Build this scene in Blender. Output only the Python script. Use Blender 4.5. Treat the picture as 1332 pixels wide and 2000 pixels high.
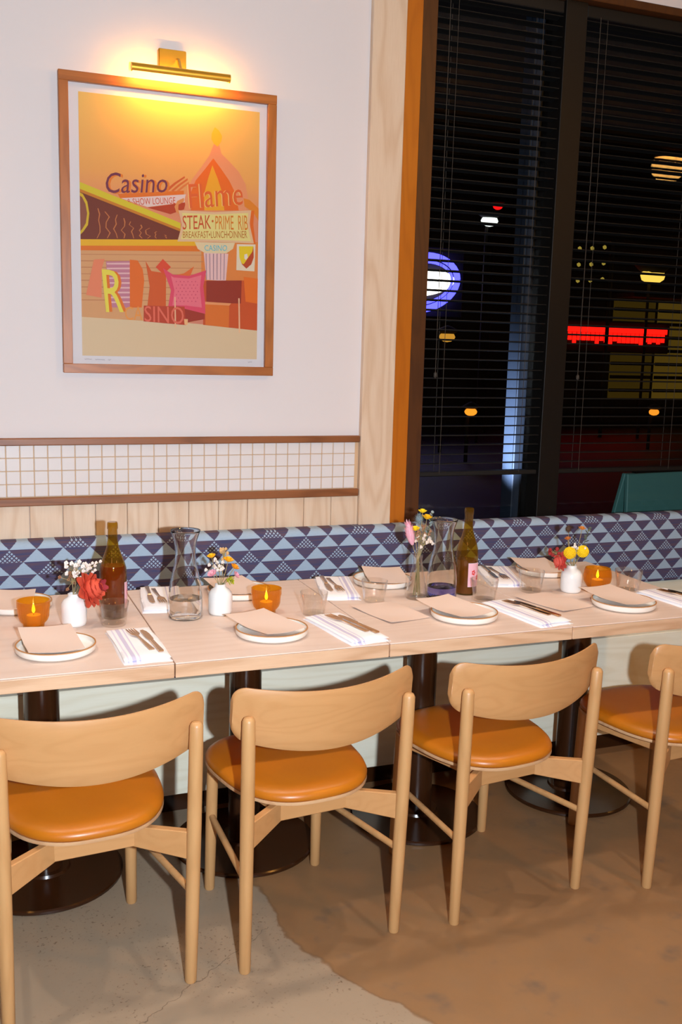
import bpy, bmesh, math, random
from mathutils import Vector, Matrix, Euler
for _o in list(bpy.data.objects): bpy.data.objects.remove(_o)
SC = bpy.context.scene
COL = SC.collection
PI = math.pi
random.seed(11)

# ------------------------------------------------------------------ camera
def camera():
    cd = bpy.data.cameras.new('camera'); co = bpy.data.objects.new('camera', cd); COL.objects.link(co)
    yaw, pitch, roll = 0.3763, 0.1650, 0.02687
    cy, sy, cp, sp = math.cos(yaw), math.sin(yaw), math.cos(pitch), math.sin(pitch)
    f = Vector((sy*cp, cy*cp, -sp)); r = Vector((cy, -sy, 0)); u = r.cross(f)
    c, s = math.cos(roll), math.sin(roll)
    r2 = c*r + s*u; u2 = -s*r + c*u
    m = Matrix((r2, u2, -f)).transposed().to_4x4(); m.translation = Vector((-0.5107, -2.4342, 1.5674))
    co.matrix_world = m
    cd.sensor_fit = 'VERTICAL'; cd.sensor_height = 36.0; cd.sensor_width = 24.0
    cd.lens = 1922.6/2000*36.0; cd.clip_start = 0.02; cd.clip_end = 200
    SC.camera = co
    return r2, u2, f
CAM_R, CAM_U, CAM_F = camera()

# ------------------------------------------------------------------ world, lights, exposure
w = bpy.data.worlds.new('night'); SC.world = w; w.use_nodes = True
w.node_tree.nodes['Background'].inputs[0].default_value = (0.0030, 0.0026, 0.0030, 1)
w.node_tree.nodes['Background'].inputs[1].default_value = 1.0
SC.view_settings.view_transform = 'Standard'; SC.view_settings.look = 'None'
SC.view_settings.exposure = 0.0; SC.view_settings.gamma = 1.0; SC.view_settings.use_curve_mapping = False

def spot(name, loc, target, power, col, size, angle, blend):
    l = bpy.data.lights.new(name, 'SPOT'); l.energy = power; l.color = col; l.shadow_soft_size = size
    l.spot_size = math.radians(angle); l.spot_blend = blend
    o = bpy.data.objects.new(name, l); COL.objects.link(o); o.location = loc
    o.rotation_euler = (Vector(target)-Vector(loc)).to_track_quat('-Z', 'Y').to_euler()
    return o
# hand-held camera flash, a hand's breadth to the right of the lens
FLASH = Vector((-0.300, -2.51, 1.556))
spot('camera_flash', FLASH, FLASH + CAM_F*3, 318, (0.945, 1.08, 1.22), 0.022, 112, 0.5)
# warm ceiling lamps of the dining room (their globes are built below)
LAMPS = [(-1.5, -1.3), (1.9, -1.7), (4.45, -1.35), (-1.6, -3.7), (2.6, -3.8)]
LAMP_Z = 2.95
for lx, ly in LAMPS:
    l = bpy.data.lights.new('ceiling_lamp_light', 'POINT'); l.energy = 52 if lx == 1.9 else 13; l.color = (1.0, 0.50, 0.12); l.shadow_soft_size = 0.12
    o = bpy.data.objects.new('ceiling_lamp_light', l); COL.objects.link(o); o.location = (lx, ly, LAMP_Z)

# ------------------------------------------------------------------ helpers
def lin(c):
    r = []
    for v in c[:3]:
        v /= 255.0
        r.append(v/12.92 if v <= 0.04045 else ((v+0.055)/1.055)**2.4)
    return (r[0], r[1], r[2], 1.0)
def mat(name, col=None, rough=0.5, metal=0.0, **kw):
    m = bpy.data.materials.new(name); m.use_nodes = True
    b = m.node_tree.nodes['Principled BSDF']
    if col is not None: b.inputs['Base Color'].default_value = lin(col)
    b.inputs['Roughness'].default_value = rough; b.inputs['Metallic'].default_value = metal
    for k, v in kw.items(): b.inputs[k.replace('_', ' ')].default_value = v
    return m
class NT:
    def __init__(s, m): s.t = m.node_tree; s.n = s.t.nodes; s.l = s.t.links; s.b = s.n.get('Principled BSDF')
    def add(s, typ, ins=None, **props):
        nd = s.n.new(typ)
        for k, v in props.items(): setattr(nd, k, v)
        for k, v in (ins or {}).items(): s.put(nd.inputs[k], v)
        return nd
    def put(s, sock, v):
        if isinstance(v, bpy.types.NodeSocket): s.l.new(v, sock)
        elif isinstance(v, bpy.types.Node): s.l.new(v.outputs[0], sock)
        else: sock.default_value = v
    def m(s, op, a, b=None, c=None, clamp=False):
        nd = s.n.new('ShaderNodeMath'); nd.operation = op; nd.use_clamp = clamp
        for i, v in enumerate((a, b, c)):
            if v is not None: s.put(nd.inputs[i], v)
        return nd.outputs[0]
    def mix(s, f, a, b, blend='MIX'):
        nd = s.n.new('ShaderNodeMix'); nd.data_type = 'RGBA'; nd.blend_type = blend
        s.put(nd.inputs[0], f); s.put(nd.inputs[6], a); s.put(nd.inputs[7], b)
        return nd.outputs[2]
    def obj(s): return s.add('ShaderNodeTexCoord').outputs['Object']
    def mapping(s, vec, scale=(1,1,1), loc=(0,0,0)):
        nd = s.n.new('ShaderNodeMapping'); s.put(nd.inputs['Vector'], vec)
        s.put(nd.inputs['Scale'], scale); s.put(nd.inputs['Location'], loc)
        return nd.outputs[0]
    def noise(s, vec, scale, detail=3, rough=0.5, dist=0.0):
        nd = s.add('ShaderNodeTexNoise', {'Vector': vec, 'Scale': scale, 'Detail': detail, 'Roughness': rough, 'Distortion': dist})
        return nd.outputs[0]
    def ramp(s, f, stops):
        nd = s.n.new('ShaderNodeValToRGB'); s.put(nd.inputs[0], f); e = nd.color_ramp.elements
        while len(e) < len(stops): e.new(0.5)
        for i, (p, c) in enumerate(stops): e[i].position = p; e[i].color = c if len(c) == 4 else (*c, 1)
        return nd.outputs[0]
    def bump(s, h, strength=0.2, dist=0.002):
        nd = s.add('ShaderNodeBump', {'Height': h, 'Strength': strength, 'Distance': dist}); s.l.new(nd.outputs[0], s.b.inputs['Normal'])
def wood(name, c_light, c_dark, axis=2, rough=0.45, grain=60, ring=7, contrast=0.5, rnd=True):
    m = mat(name, c_light, rough); t = NT(m); v = t.obj()
    if rnd:
        info = t.add('ShaderNodeObjectInfo'); off = t.m('MULTIPLY', info.outputs['Random'], 37.0)
        cx = t.add('ShaderNodeCombineXYZ', {0: off, 1: off, 2: off}); v = t.add('ShaderNodeVectorMath', {0: v, 1: cx.outputs[0]}, operation='ADD').outputs[0]
    sc = [1, 1, 1]; sc[axis] = 0.06
    fine = t.noise(t.mapping(v, sc), grain*4, 4, 0.6)
    sc2 = [1, 1, 1]; sc2[axis] = 0.13
    broad = t.noise(t.mapping(v, sc2), ring, 2, 0.5)
    rings = t.m('SINE', t.m('MULTIPLY', broad, 70.0)); rings = t.m('MULTIPLY_ADD', rings, 0.5, 0.5)
    rings = t.m('POWER', rings, 2.2)
    f = t.m('ADD', t.m('MULTIPLY', fine, 0.7), t.m('MULTIPLY', rings, 0.55))
    f = t.m('MULTIPLY', t.m('SUBTRACT', f, 0.25, clamp=True), contrast, clamp=True)
    t.put(t.b.inputs['Base Color'], t.mix(f, lin(c_light), lin(c_dark)))
    t.bump(fine, 0.08, 0.001)
    return m

def mesh_obj(name, bm, m=None, parent=None, smooth=None, loc=None):
    me = bpy.data.meshes.new(name); bmesh.ops.recalc_face_normals(bm, faces=bm.faces[:]); bm.to_mesh(me); bm.free()
    if smooth is not None:
        me.polygons.foreach_set('use_smooth', [True]*len(me.polygons)); me.set_sharp_from_angle(angle=math.radians(smooth))
    if m: me.materials.append(m)
    o = bpy.data.objects.new(name, me); COL.objects.link(o)
    if parent: o.parent = parent
    if loc: o.location = loc
    return o
def link_mesh(name, me, parent=None, loc=(0,0,0), rot=None):
    o = bpy.data.objects.new(name, me); COL.objects.link(o); o.location = loc
    if parent: o.parent = parent
    if rot: o.rotation_euler = rot
    return o
def tag(o, label, cat, group=None):
    o['label'] = label; o['category'] = cat
    if group: o['group'] = group
    return o
def struct(o, label=None):
    o['kind'] = 'structure'
    if label: o['label'] = label
    return o
def thing(name, label, cat, loc=(0,0,0), rz=0.0, group=None):
    o = bpy.data.objects.new(name, None); COL.objects.link(o); o.empty_display_size = 0.05
    o.location = loc; o.rotation_euler = (0, 0, rz)
    return tag(o, label, cat, group)
def dup(root, loc, rz, label, group=None, scale=None):
    r = root.copy(); COL.objects.link(r); r.location = loc; r.rotation_euler = (0, 0, rz); r['label'] = label
    if group: r['group'] = group
    if scale: r.scale = scale
    for ch in [c for c in root.children]:
        c = ch.copy(); COL.objects.link(c); c.parent = r
        for g in [q for q in ch.children]:
            d = g.copy(); COL.objects.link(d); d.parent = c
    return r
def box(bm, x0, x1, y0, y1, z0, z1, bev=0.0, seg=1):
    vs = [bm.verts.new(p) for p in ((x0,y0,z0),(x1,y0,z0),(x1,y1,z0),(x0,y1,z0),(x0,y0,z1),(x1,y0,z1),(x1,y1,z1),(x0,y1,z1))]
    fs = [bm.faces.new([vs[i] for i in q]) for q in ((3,2,1,0),(4,5,6,7),(0,1,5,4),(1,2,6,5),(2,3,7,6),(3,0,4,7))]
    if bev > 0:
        es = list({e for f in fs for e in f.edges})
        bmesh.ops.bevel(bm, geom=es, offset=bev, segments=seg, affect='EDGES', profile=0.6)
    return bm
def nbox(*a, **k): return box(bmesh.new(), *a, **k)
def lathe(bm, prof, seg=32, mod=None, cap=True):
    """prof: list of (r, z) bottom to top along the surface; r=0 closes with a pole."""
    rings = []
    for i, (r, z) in enumerate(prof):
        if r < 1e-6: rings.append([bm.verts.new((0, 0, z))])
        else:
            ring = []
            for k in range(seg):
                a = 2*PI*k/seg; rr = r*(mod(a, i) if mod else 1)
                ring.append(bm.verts.new((rr*math.cos(a), rr*math.sin(a), z)))
            rings.append(ring)
    for a, b in zip(rings, rings[1:]):
        for k in range(seg):
            k2 = (k+1) % seg
            if len(a) == 1 and len(b) == 1: continue
            if len(a) == 1: bm.faces.new((a[0], b[k], b[k2]))
            elif len(b) == 1: bm.faces.new((a[k], a[k2], b[0]))
            else: bm.faces.new((a[k], a[k2], b[k2], b[k]))
    return bm
def frame_of(d):
    d = d.normalized(); up = Vector((0,0,1)) if abs(d.z) < 0.95 else Vector((1,0,0))
    a = d.cross(up).normalized(); return a, a.cross(d)
def tube(bm, pts, rad, seg=10, cap=True):
    pts = [Vector(p) for p in pts]; n = len(pts)
    rs = rad if isinstance(rad, (list, tuple)) else [rad]*n
    rings = []; a0 = None
    for i, p in enumerate(pts):
        d = (pts[min(i+1, n-1)] - pts[max(i-1, 0)])
        a, b = frame_of(d)
        if a0 is not None:
            dn = d.normalized(); a = (a0 - dn*a0.dot(dn)).normalized(); b = a.cross(dn)
        a0 = a
        rings.append([bm.verts.new(p + rs[i]*(math.cos(2*PI*k/seg)*a + math.sin(2*PI*k/seg)*b)) for k in range(seg)])
    for q, r in zip(rings, rings[1:]):
        for k in range(seg): bm.faces.new((q[k], q[(k+1) % seg], r[(k+1) % seg], r[k]))
    if cap: bm.faces.new(rings[0][::-1]); bm.faces.new(rings[-1])
    return bm
def beam(bm, p0, p1, wd, h0, h1):
    """board on edge: p0, p1 are the centres of the lower edge."""
    p0, p1 = Vector(p0), Vector(p1); d = (p1-p0); s = Vector((-d.y, d.x, 0)).normalized()*wd/2; up = Vector((0,0,1))
    v = [bm.verts.new(q) for q in (p0-s, p0+s, p1+s, p1-s, p0-s+up*h0, p0+s+up*h0, p1+s+up*h1, p1-s+up*h1)]
    fs = [bm.faces.new([v[i] for i in q]) for q in ((3,2,1,0),(4,5,6,7),(0,1,5,4),(1,2,6,5),(2,3,7,6),(3,0,4,7))]
    bmesh.ops.bevel(bm, geom=list({e for f in fs for e in f.edges}), offset=0.002, segments=1, affect='EDGES')
    return bm
def prism(bm, pts, z0, z1):
    lo = [bm.verts.new((x, y, z0)) for x, y in pts]; hi = [bm.verts.new((x, y, z1)) for x, y in pts]; n = len(pts)
    bm.faces.new(lo[::-1]); bm.faces.new(hi)
    for i in range(n): bm.faces.new((lo[i], lo[(i+1) % n], hi[(i+1) % n], hi[i]))
    return bm
def ball(bm, c, r, sub=2, sq=(1,1,1), jit=0.0, rng=random):
    g = bmesh.ops.create_icosphere(bm, subdivisions=sub, radius=1.0)
    for v in g['verts']:
        k = 1 + (rng.uniform(-jit, jit) if jit else 0)
        v.co = Vector((v.co.x*sq[0], v.co.y*sq[1], v.co.z*sq[2]))*r*k + Vector(c)
    return bm
# ------------------------------------------------------------------ materials
def thin_glass(name, tint=(1,1,1), gloss=1.0, rough=0.0, ior=1.5, extra=None, base=0.045, pw=4.0):
    m = bpy.data.materials.new(name); m.use_nodes = True; t = NT(m); t.n.remove(t.b)
    out = t.n['Material Output']
    tr = t.add('ShaderNodeBsdfTransparent', {'Color': (*tint, 1)}); gl = t.add('ShaderNodeBsdfGlossy', {'Color': (gloss,)*3 + (1,), 'Roughness': rough})
    fac = t.m('POWER', t.add('ShaderNodeLayerWeight', {'Blend': 0.5}).outputs['Facing'], pw); fr = t.m('MULTIPLY_ADD', fac, 0.75, base); mx = t.add('ShaderNodeMixShader', {0: fr, 1: tr.outputs[0], 2: gl.outputs[0]})
    last = mx
    if extra:
        df = t.add('ShaderNodeBsdfTranslucent', {'Color': (*extra[0], 1)}); d2 = t.add('ShaderNodeBsdfDiffuse', {'Color': (*extra[0], 1)})
        ad = t.add('ShaderNodeMixShader', {0: 0.5, 1: df.outputs[0], 2: d2.outputs[0]})
        last = t.add('ShaderNodeMixShader', {0: extra[1], 1: mx.outputs[0], 2: ad.outputs[0]})
    t.l.new(last.outputs[0], out.inputs[0])
    return m
def glass(name, col=(1,1,1), ior=1.5, rough=0.0):
    m = bpy.data.materials.new(name); m.use_nodes = True; t = NT(m); t.n.remove(t.b)
    g = t.add('ShaderNodeBsdfGlass', {'Color': (*col, 1), 'IOR': ior, 'Roughness': rough}); t.l.new(g.outputs[0], t.n['Material Output'].inputs[0])
    return m
def emit(name, col, strength):
    m = bpy.data.materials.new(name); m.use_nodes = True; t = NT(m); t.n.remove(t.b)
    e = t.add('ShaderNodeEmission', {'Color': lin(col), 'Strength': strength}); t.l.new(e.outputs[0], t.n['Material Output'].inputs[0])
    return m
M = {}
def plaster():
    m = mat('wall_paint', (228, 221, 220), 0.7); t = NT(m); n = t.noise(t.obj(), 120, 3); t.bump(n, 0.04, 0.001)
    return m
M['paint'] = plaster()
M['ceiling'] = mat('ceiling_paint', (190, 180, 170), 0.8)
M['room'] = mat('dim_wall_paint', (120, 104, 92), 0.8)
M['rail'] = wood('walnut_rail', (150, 92, 52), (104, 58, 28), axis=0, rough=0.4, contrast=0.8)
M['ash'] = wood('pale_ash_board', (228, 204, 178), (206, 168, 132), axis=2, rough=0.5, ring=6, contrast=0.75)
M['bench_ash'] = wood('pale_ash_panel', (244, 238, 216), (228, 216, 186), axis=0, rough=0.5, ring=6, contrast=0.7)
M['stile'] = wood('amber_stained_wood', (190, 106, 16), (158, 82, 8), axis=2, rough=0.4, contrast=0.5)
M['stile_dark'] = wood('dimmed_brown_wood', (84, 46, 14), (56, 28, 8), axis=2, rough=0.45, contrast=0.6)  # darker copy of the jamb brown, dimmer light put into the colour
M['mullion'] = mat('black_brown_metal', (15, 11, 8), 0.45)
M['blind'] = mat('espresso_slat', (9, 7, 5), 0.6)
M['cord'] = mat('ladder_cord', (64, 56, 48), 0.7)
M['tile'] = mat('white_tile_glaze', (230, 224, 222), 0.22)
M['grout'] = mat('tan_grout', (212, 176, 138), 0.9)
M['top'] = wood('pale_oak_laminate', (226, 206, 193), (210, 184, 166), axis=0, rough=0.46, grain=45, ring=5, contrast=0.5)
M['top'].node_tree.nodes['Principled BSDF'].inputs['Specular IOR Level'].default_value = 0.3
M['edge'] = wood('oak_edge_band', (226, 188, 152), (186, 138, 98), axis=0, rough=0.45, grain=70, contrast=0.8)
M['brown_metal'] = mat('dark_brown_powder_coat', (52, 26, 10), 0.22)
M['chair_v'] = wood('honey_oak_leg', (198, 150, 98), (172, 122, 72), axis=2, rough=0.42, contrast=0.45)
M['chair_h'] = wood('honey_oak_back', (196, 144, 92), (172, 118, 66), axis=0, rough=0.38, ring=9, contrast=0.34)
M['ply'] = wood('seat_shell_ply', (206, 164, 122), (168, 118, 78), axis=0, rough=0.45, contrast=0.6)
M['leather'] = mat('tan_leather', (196, 122, 34), 0.36)
def _leather(m):
    t = NT(m); n = t.noise(t.obj(), 420, 2); t.bump(n, 0.06, 0.0006)
    n2 = t.noise(t.obj(), 9, 2); t.put(t.b.inputs['Base Color'], t.mix(n2, lin((176, 98, 12)), lin((190, 112, 22))))
_leather(M['leather'])
M['white'] = mat('white_ceramic', (242, 242, 240), 0.25)
M['cream_plate'] = mat('off_white_stoneware', (246, 241, 232), 0.3)
M['rim'] = mat('bare_clay_rim', (186, 128, 66), 0.5)
M['card'] = mat('kraft_card', (228, 206, 192), 0.75)
M['steel'] = mat('room_tinted_steel', (214, 172, 128), 0.26, 1.0)  # warm reflection of the room put into the base colour
M['tumbler'] = thin_glass('clear_tumbler_glass', (0.985, 0.98, 0.97), 1.0, base=0.07, pw=2.6)
M['window'] = thin_glass('window_glass', (0.93, 0.94, 0.94), 0.4)
M['picture_glass'] = thin_glass('picture_glass', (0.98, 0.98, 0.98), 0.10)
M['amber'] = thin_glass('amber_glass', (0.95, 0.66, 0.13), 1.0, 0.02, 1.5, ((0.66, 0.36, 0.03), 0.30))
M['carafe'] = glass('carafe_glass', (0.99, 0.99, 0.98), 1.48)
M['water'] = glass('water', (0.99, 0.99, 1.0), 1.33)
M['reflection_water'] = glass('blue_reflection_water', (0.52, 0.52, 0.98), 1.33)  # blue reflection at the carafe foot put into the water colour
M['bottle'] = thin_glass('amber_green_bottle_glass', (0.72, 0.52, 0.12), 1.0, 0.02, 1.5, ((0.34, 0.19, 0.02), 0.20))
M['wine'] = mat('red_wine', (138, 10, 30), 0.1)
M['wine_amber'] = mat('orange_wine', (132, 78, 14), 0.1)
M['brass'] = mat('satin_brass', (244, 192, 74), 0.40, 1.0)
M['frame'] = wood('walnut_frame', (178, 106, 46), (134, 74, 28), axis=2, rough=0.4, contrast=0.7)
M['frame_h'] = wood('walnut_frame_h', (178, 106, 46), (134, 74, 28), axis=0, rough=0.4, contrast=0.7)
M['mat_board'] = mat('mat_board', (240, 238, 242), 0.85)
M['wax'] = mat('candle_wax', (250, 226, 180), 0.5)
M['flame'] = emit('flame', (255, 190, 90), 26)
M['stem'] = mat('dry_stem', (168, 150, 104), 0.7)
M['greenstem'] = mat('green_stem', (104, 112, 62), 0.7)

# patterned banquette cloth: woven triangles, every fourth one dotted
def cloth():
    m = mat('triangle_weave', (90, 90, 120), 0.85); t = NT(m); P = t.obj()
    s = t.add('ShaderNodeSeparateXYZ', {0: P}); B, Hh = 0.0885, 0.0442
    v = t.m('DIVIDE', t.m('SUBTRACT', s.outputs[2], 0.8203), Hh); row = t.m('FLOOR', v); f = t.m('SUBTRACT', v, row)
    u = t.m('DIVIDE', t.m('ADD', s.outputs[0], 0.3534), B); uu = t.m('ADD', u, t.m('MULTIPLY', row, 1.5))
    d = t.m('ABSOLUTE', t.m('SUBTRACT', t.m('FRACT', t.m('ADD', uu, 0.5)), 0.5))
    lim = t.m('MULTIPLY', t.m('SUBTRACT', 1.0, f), 0.5)
    wob = t.m('MULTIPLY', t.m('SUBTRACT', t.noise(P, 260, 1), 0.5), 0.05)
    light = t.m('LESS_THAN', t.m('ADD', d, wob), lim)
    w4 = t.m('ABSOLUTE', t.m('SUBTRACT', t.m('FRACT', t.m('ADD', t.m('DIVIDE', uu, 4.0), 0.5)), 0.5))
    dotted = t.m('LESS_THAN', w4, 0.125)
    # dot lattice
    a = t.m('MULTIPLY', t.m('ADD', uu, t.m('MULTIPLY', f, 0.5)), 6.0); b = t.m('MULTIPLY', t.m('SUBTRACT', uu, t.m('MULTIPLY', f, 0.5)), 6.0)
    da = t.m('ABSOLUTE', t.m('SUBTRACT', t.m('FRACT', a), 0.5)); db = t.m('ABSOLUTE', t.m('SUBTRACT', t.m('FRACT', b), 0.5))
    dot = t.m('LESS_THAN', t.m('MAXIMUM', da, db), 0.30)
    lightmask = t.m('MULTIPLY', light, t.m('SUBTRACT', 1.0, t.m('MULTIPLY', dotted, t.m('SUBTRACT', 1.0, dot))))
    streak = t.noise(t.mapping(P, (1.4, 1, 60)), 6, 3, 0.6); streak = t.ramp(streak, [(0.40, (0,0,0)), (0.62, (1,1,1))])
    dark = t.mix(streak, lin((64, 70, 110)), lin((98, 76, 90)))
    pale = t.mix(t.noise(t.mapping(P, (1, 1, 8)), 90, 2), lin((152, 178, 202)), lin((176, 196, 214)))
    t.put(t.b.inputs['Base Color'], t.mix(lightmask, dark, pale))
    wv = t.noise(t.mapping(P, (1, 1, 3)), 900, 1); t.bump(wv, 0.15, 0.0008)
    return m
M['cloth'] = cloth()

def concrete():
    m = mat('polished_concrete', (140, 120, 100), 0.42); t = NT(m); P = t.obj(); s = t.add('ShaderNodeSeparateXYZ', {0: P}); X, Y = s.outputs[0], s.outputs[1]
    n1 = t.noise(P, 9, 4); wob = t.m('MULTIPLY', t.m('SUBTRACT', n1, 0.5), 0.10)
    tt = t.m('MAXIMUM', t.m('SUBTRACT', -0.05, Y), 0.0); g = t.m('MULTIPLY_ADD', t.m('POWER', tt, 1.6), 0.62, 0.272)
    dx = t.m('SUBTRACT', t.m('ADD', X, wob), g)
    side = t.m('MULTIPLY', t.m('ADD', dx, 0.006), 80.0, clamp=True)
    big = t.noise(P, 2.6, 4, 0.55); mid = t.noise(P, 14, 4, 0.6)
    left = t.mix(big, lin((166, 146, 122)), lin((142, 122, 100)))
    specks = t.ramp(t.noise(P, 95, 2, 0.6), [(0.60, (0,0,0)), (0.70, (1,1,1))])
    area = t.ramp(t.noise(P, 3.5, 2), [(0.38, (0,0,0)), (0.6, (1,1,1))])
    left = t.mix(t.m('MULTIPLY', specks, t.m('MULTIPLY', area, 0.75)), left, lin((92, 66, 46)))
    right = t.mix(big, lin((164, 120, 76)), lin((122, 88, 56)))
    right = t.mix(t.m('MULTIPLY', mid, 0.6), right, lin((128, 102, 76)))
    blot = t.ramp(t.noise(P, 7, 3, 0.6), [(0.60, (0,0,0)), (0.74, (1,1,1))]); right = t.mix(t.m('MULTIPLY', blot, 0.45), right, lin((84, 76, 70)))
    col = t.mix(side, left, right)
    seam = t.m('SUBTRACT', 1.0, t.m('MULTIPLY', t.m('ABSOLUTE', t.m('SUBTRACT', dx, 0.004)), 130.0, clamp=True))
    col = t.mix(t.m('MULTIPLY', seam, 0.35), col, lin((88, 64, 44)))
    # hairline crack
    cw = t.m('MULTIPLY', t.m('SUBTRACT', t.noise(P, 22, 3), 0.5), 0.06)
    cd = t.m('ABSOLUTE', t.m('ADD', t.m('SUBTRACT', t.m('MULTIPLY_ADD', X, 0.72, -0.245), Y), cw))
    cr = t.m('SUBTRACT', 1.0, t.m('MULTIPLY', cd, 420.0, clamp=True))
    rng = t.m('MULTIPLY', t.m('LESS_THAN', X, 0.24), t.m('GREATER_THAN', X, -0.5))
    col = t.mix(t.m('MULTIPLY', t.m('MULTIPLY', cr, rng), 0.7), col, lin((70, 50, 34)))
    t.put(t.b.inputs['Base Color'], col); t.put(t.b.inputs['Roughness'], t.m('MULTIPLY_ADD', mid, 0.25, 0.34)); t.bump(mid, 0.05, 0.002)
    return m
M['floor'] = concrete()

# ------------------------------------------------------------------ room shell
W = 1.08                 # plane of the picture wall
XW0, XW1 = 1.069, 4.75   # window opening
ZH = 2.97                # window head
CE = 3.35                # ceiling
struct(mesh_obj('floor', nbox(-3.2, 5.6, -5.4, W+0.2, -0.1, 0), M['floor']), 'polished brown concrete floor')
bm = nbox(-3.2, XW0, W, W+0.2, 0, CE); box(bm, XW0, XW1, W, W+0.2, 0, 0.80); box(bm, XW0, XW1, W, W+0.2, ZH, CE); box(bm, XW1, 5.6, W, W+0.2, 0, CE)
WALL = struct(mesh_obj('wall_back', bm, M['paint']), 'off-white painted wall behind the banquette')
struct(mesh_obj('wall_left', nbox(-3.3, -3.2, -5.4, W+0.2, 0, CE), M['room']))
struct(mesh_obj('wall_right', nbox(5.6, 5.7, -5.4, W+0.2, 0, CE), M['room']))
struct(mesh_obj('wall_front', nbox(-3.2, 5.6, -5.5, -5.4, 0, CE), M['room']))
struct(mesh_obj('ceiling', nbox(-3.3, 5.7, -5.5, W+0.2, CE, CE+0.1), M['ceiling']))
# tile band between two walnut rails, plank wainscot below
XL = -1.62
tb = mesh_obj('grout_bed', nbox(XL, 0.9405, W-0.006, W, 1.029, 1.213), M['grout'], WALL)
bmt = nbox(-0.0214, 0.0214, -0.005, 0, -0.0212, 0.0212, bev=0.0015); tile_me = bpy.data.meshes.new('tile'); bmt.to_mesh(tile_me); bmt.free(); tile_me.materials.append(M['tile'])
P_T = 0.0457
for k in range(56):
    for j, zc in enumerate((1.0555, 1.1005, 1.1455, 1.1905)):
        xc = 0.9405 - 0.014 - (k+0.5)*P_T
        link_mesh('tile', tile_me, WALL, (xc, W-0.0055, zc))
bmp = nbox(-0.0548, 0.0548, -0.012, 0, -0.36, 0.155, bev=0.002)
plank_me = bpy.data.meshes.new('plank'); bmp.to_mesh(plank_me); bmp.free(); plank_me.materials.append(M['ash'])
for k in range(23):
    link_mesh('plank', plank_me, WALL, (0.9427-0.0556-k*0.1112, W, 0.848))
struct(mesh_obj('trim_1', nbox(XL, 0.9405, W-0.022, W, 1.2115, 1.2368, bev=0.003), M['rail']), 'upper walnut rail above the white tile band')
struct(mesh_obj('trim_2', nbox(XL, 0.9405, W-0.022, W, 1.003, 1.031, bev=0.003), M['rail']), 'lower walnut rail beneath the white tile band')
struct(mesh_obj('trim_3', nbox(0.9425, 1.0760, W-0.026, W, 0.5, CE, bev=0.002), M['ash']), 'pale ash upright board between wall and window')

# ------------------------------------------------------------------ window
win = bpy.data.objects.new('window_1', None); COL.objects.link(win); struct(win, 'dark night window with brown wooden frame')
mesh_obj('jamb', nbox(1.0762, 1.150, W-0.004, W+0.15, 0.80, ZH, bev=0.002), M['stile'], win)
mesh_obj('ghost_strip', nbox(1.150, 1.214, W+0.004, W+0.15, 0.80, ZH, bev=0.002), M['stile_dark'], win)  # added strip, imitates a dim light ghost beside the jamb
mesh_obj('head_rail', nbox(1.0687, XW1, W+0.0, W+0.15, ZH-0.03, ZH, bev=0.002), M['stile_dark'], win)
mesh_obj('sill', nbox(1.0687, XW1, W-0.004, W+0.18, 0.80, 0.835, bev=0.002), M['mullion'], win)
for x0 in (1.785, 3.05, 4.30):
    mesh_obj('mullion', nbox(x0, x0+0.10, W+0.03, W+0.16, 0.835, ZH-0.03, bev=0.002), M['mullion'], win)
for x0, x1 in ((1.214, 1.785), (1.885, 3.05), (3.15, 4.30), (4.40, 4.75)):
    mesh_obj('pane', nbox(x0, x1, W+0.120, W+0.124, 0.835, ZH-0.03), M['window'], win)

def blind(x0, x1, label):
    b = thing('venetian_blind', label, 'blind', ((x0+x1)/2, W+0.066, 1.062), 0, 'venetian blinds')
    hw = (x1-x0)/2
    mesh_obj('bottom_rail', nbox(-hw, hw, -0.024, 0.024, 0, 0.018, bev=0.003), M['blind'], b)
    top = ZH-0.035-1.062
    mesh_obj('head_box', nbox(-hw, hw, -0.028, 0.028, top-0.045, top, bev=0.003), M['blind'], b)
    bs = bmesh.new()
    n = 6; vs = []
    for i in range(n+1):
        y = -0.023 + 0.046*i/n; z = 0.003*(1-(y/0.023)**2)
        vs.append([bs.verts.new((xx, y, zz)) for xx, zz in ((-hw, z), (hw, z), (hw, z-0.0025), (-hw, z-0.0025))])
    for i in range(n):
        for k in range(4): bs.faces.new((vs[i][k], vs[i][(k+1) % 4], vs[i+1][(k+1) % 4], vs[i+1][k]))
    bs.faces.new(vs[0]); bs.faces.new(vs[n][::-1]); bmesh.ops.recalc_face_normals(bs, faces=bs.faces[:])
    me = bpy.data.meshes.new('slat'); bs.to_mesh(me); bs.free(); me.materials.append(M['blind'])
    k = 1
    while 0.018 + k*0.0384 < top-0.05:
        link_mesh('slat', me, b, (0, 0, 0.012 + k*0.0384), (math.radians(-4), 0, 0)); k += 1
    for fx in ([-hw+0.10, hw-0.09] if hw < 0.4 else [-hw+0.10, 0.0, hw-0.10]):
        bc = bmesh.new()
        for yy in (-0.026, 0.026): tube(bc, [(fx, yy, 0.01), (fx, yy, top-0.04)], 0.0011, 5)
        mesh_obj('ladder_cord', bc, M['cord'], b)
    bc = bmesh.new(); tube(bc, [(-hw+0.06, -0.034, 0.42), (-hw+0.06, -0.034, top-0.04)], 0.0015, 5); ball(bc, (-hw+0.06, -0.034, 0.41), 0.008, 1, (1,1,1.8))
    mesh_obj('pull_cord', bc, M['cord'], b)
blind(1.218, 1.781, 'dark venetian blind in the narrow window pane beside the picture wall')
blind(1.889, 3.045, 'wide dark venetian blind right of the black window post')
blind(3.155, 4.295, 'dark venetian blind in the far right window, past the second post')

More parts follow.
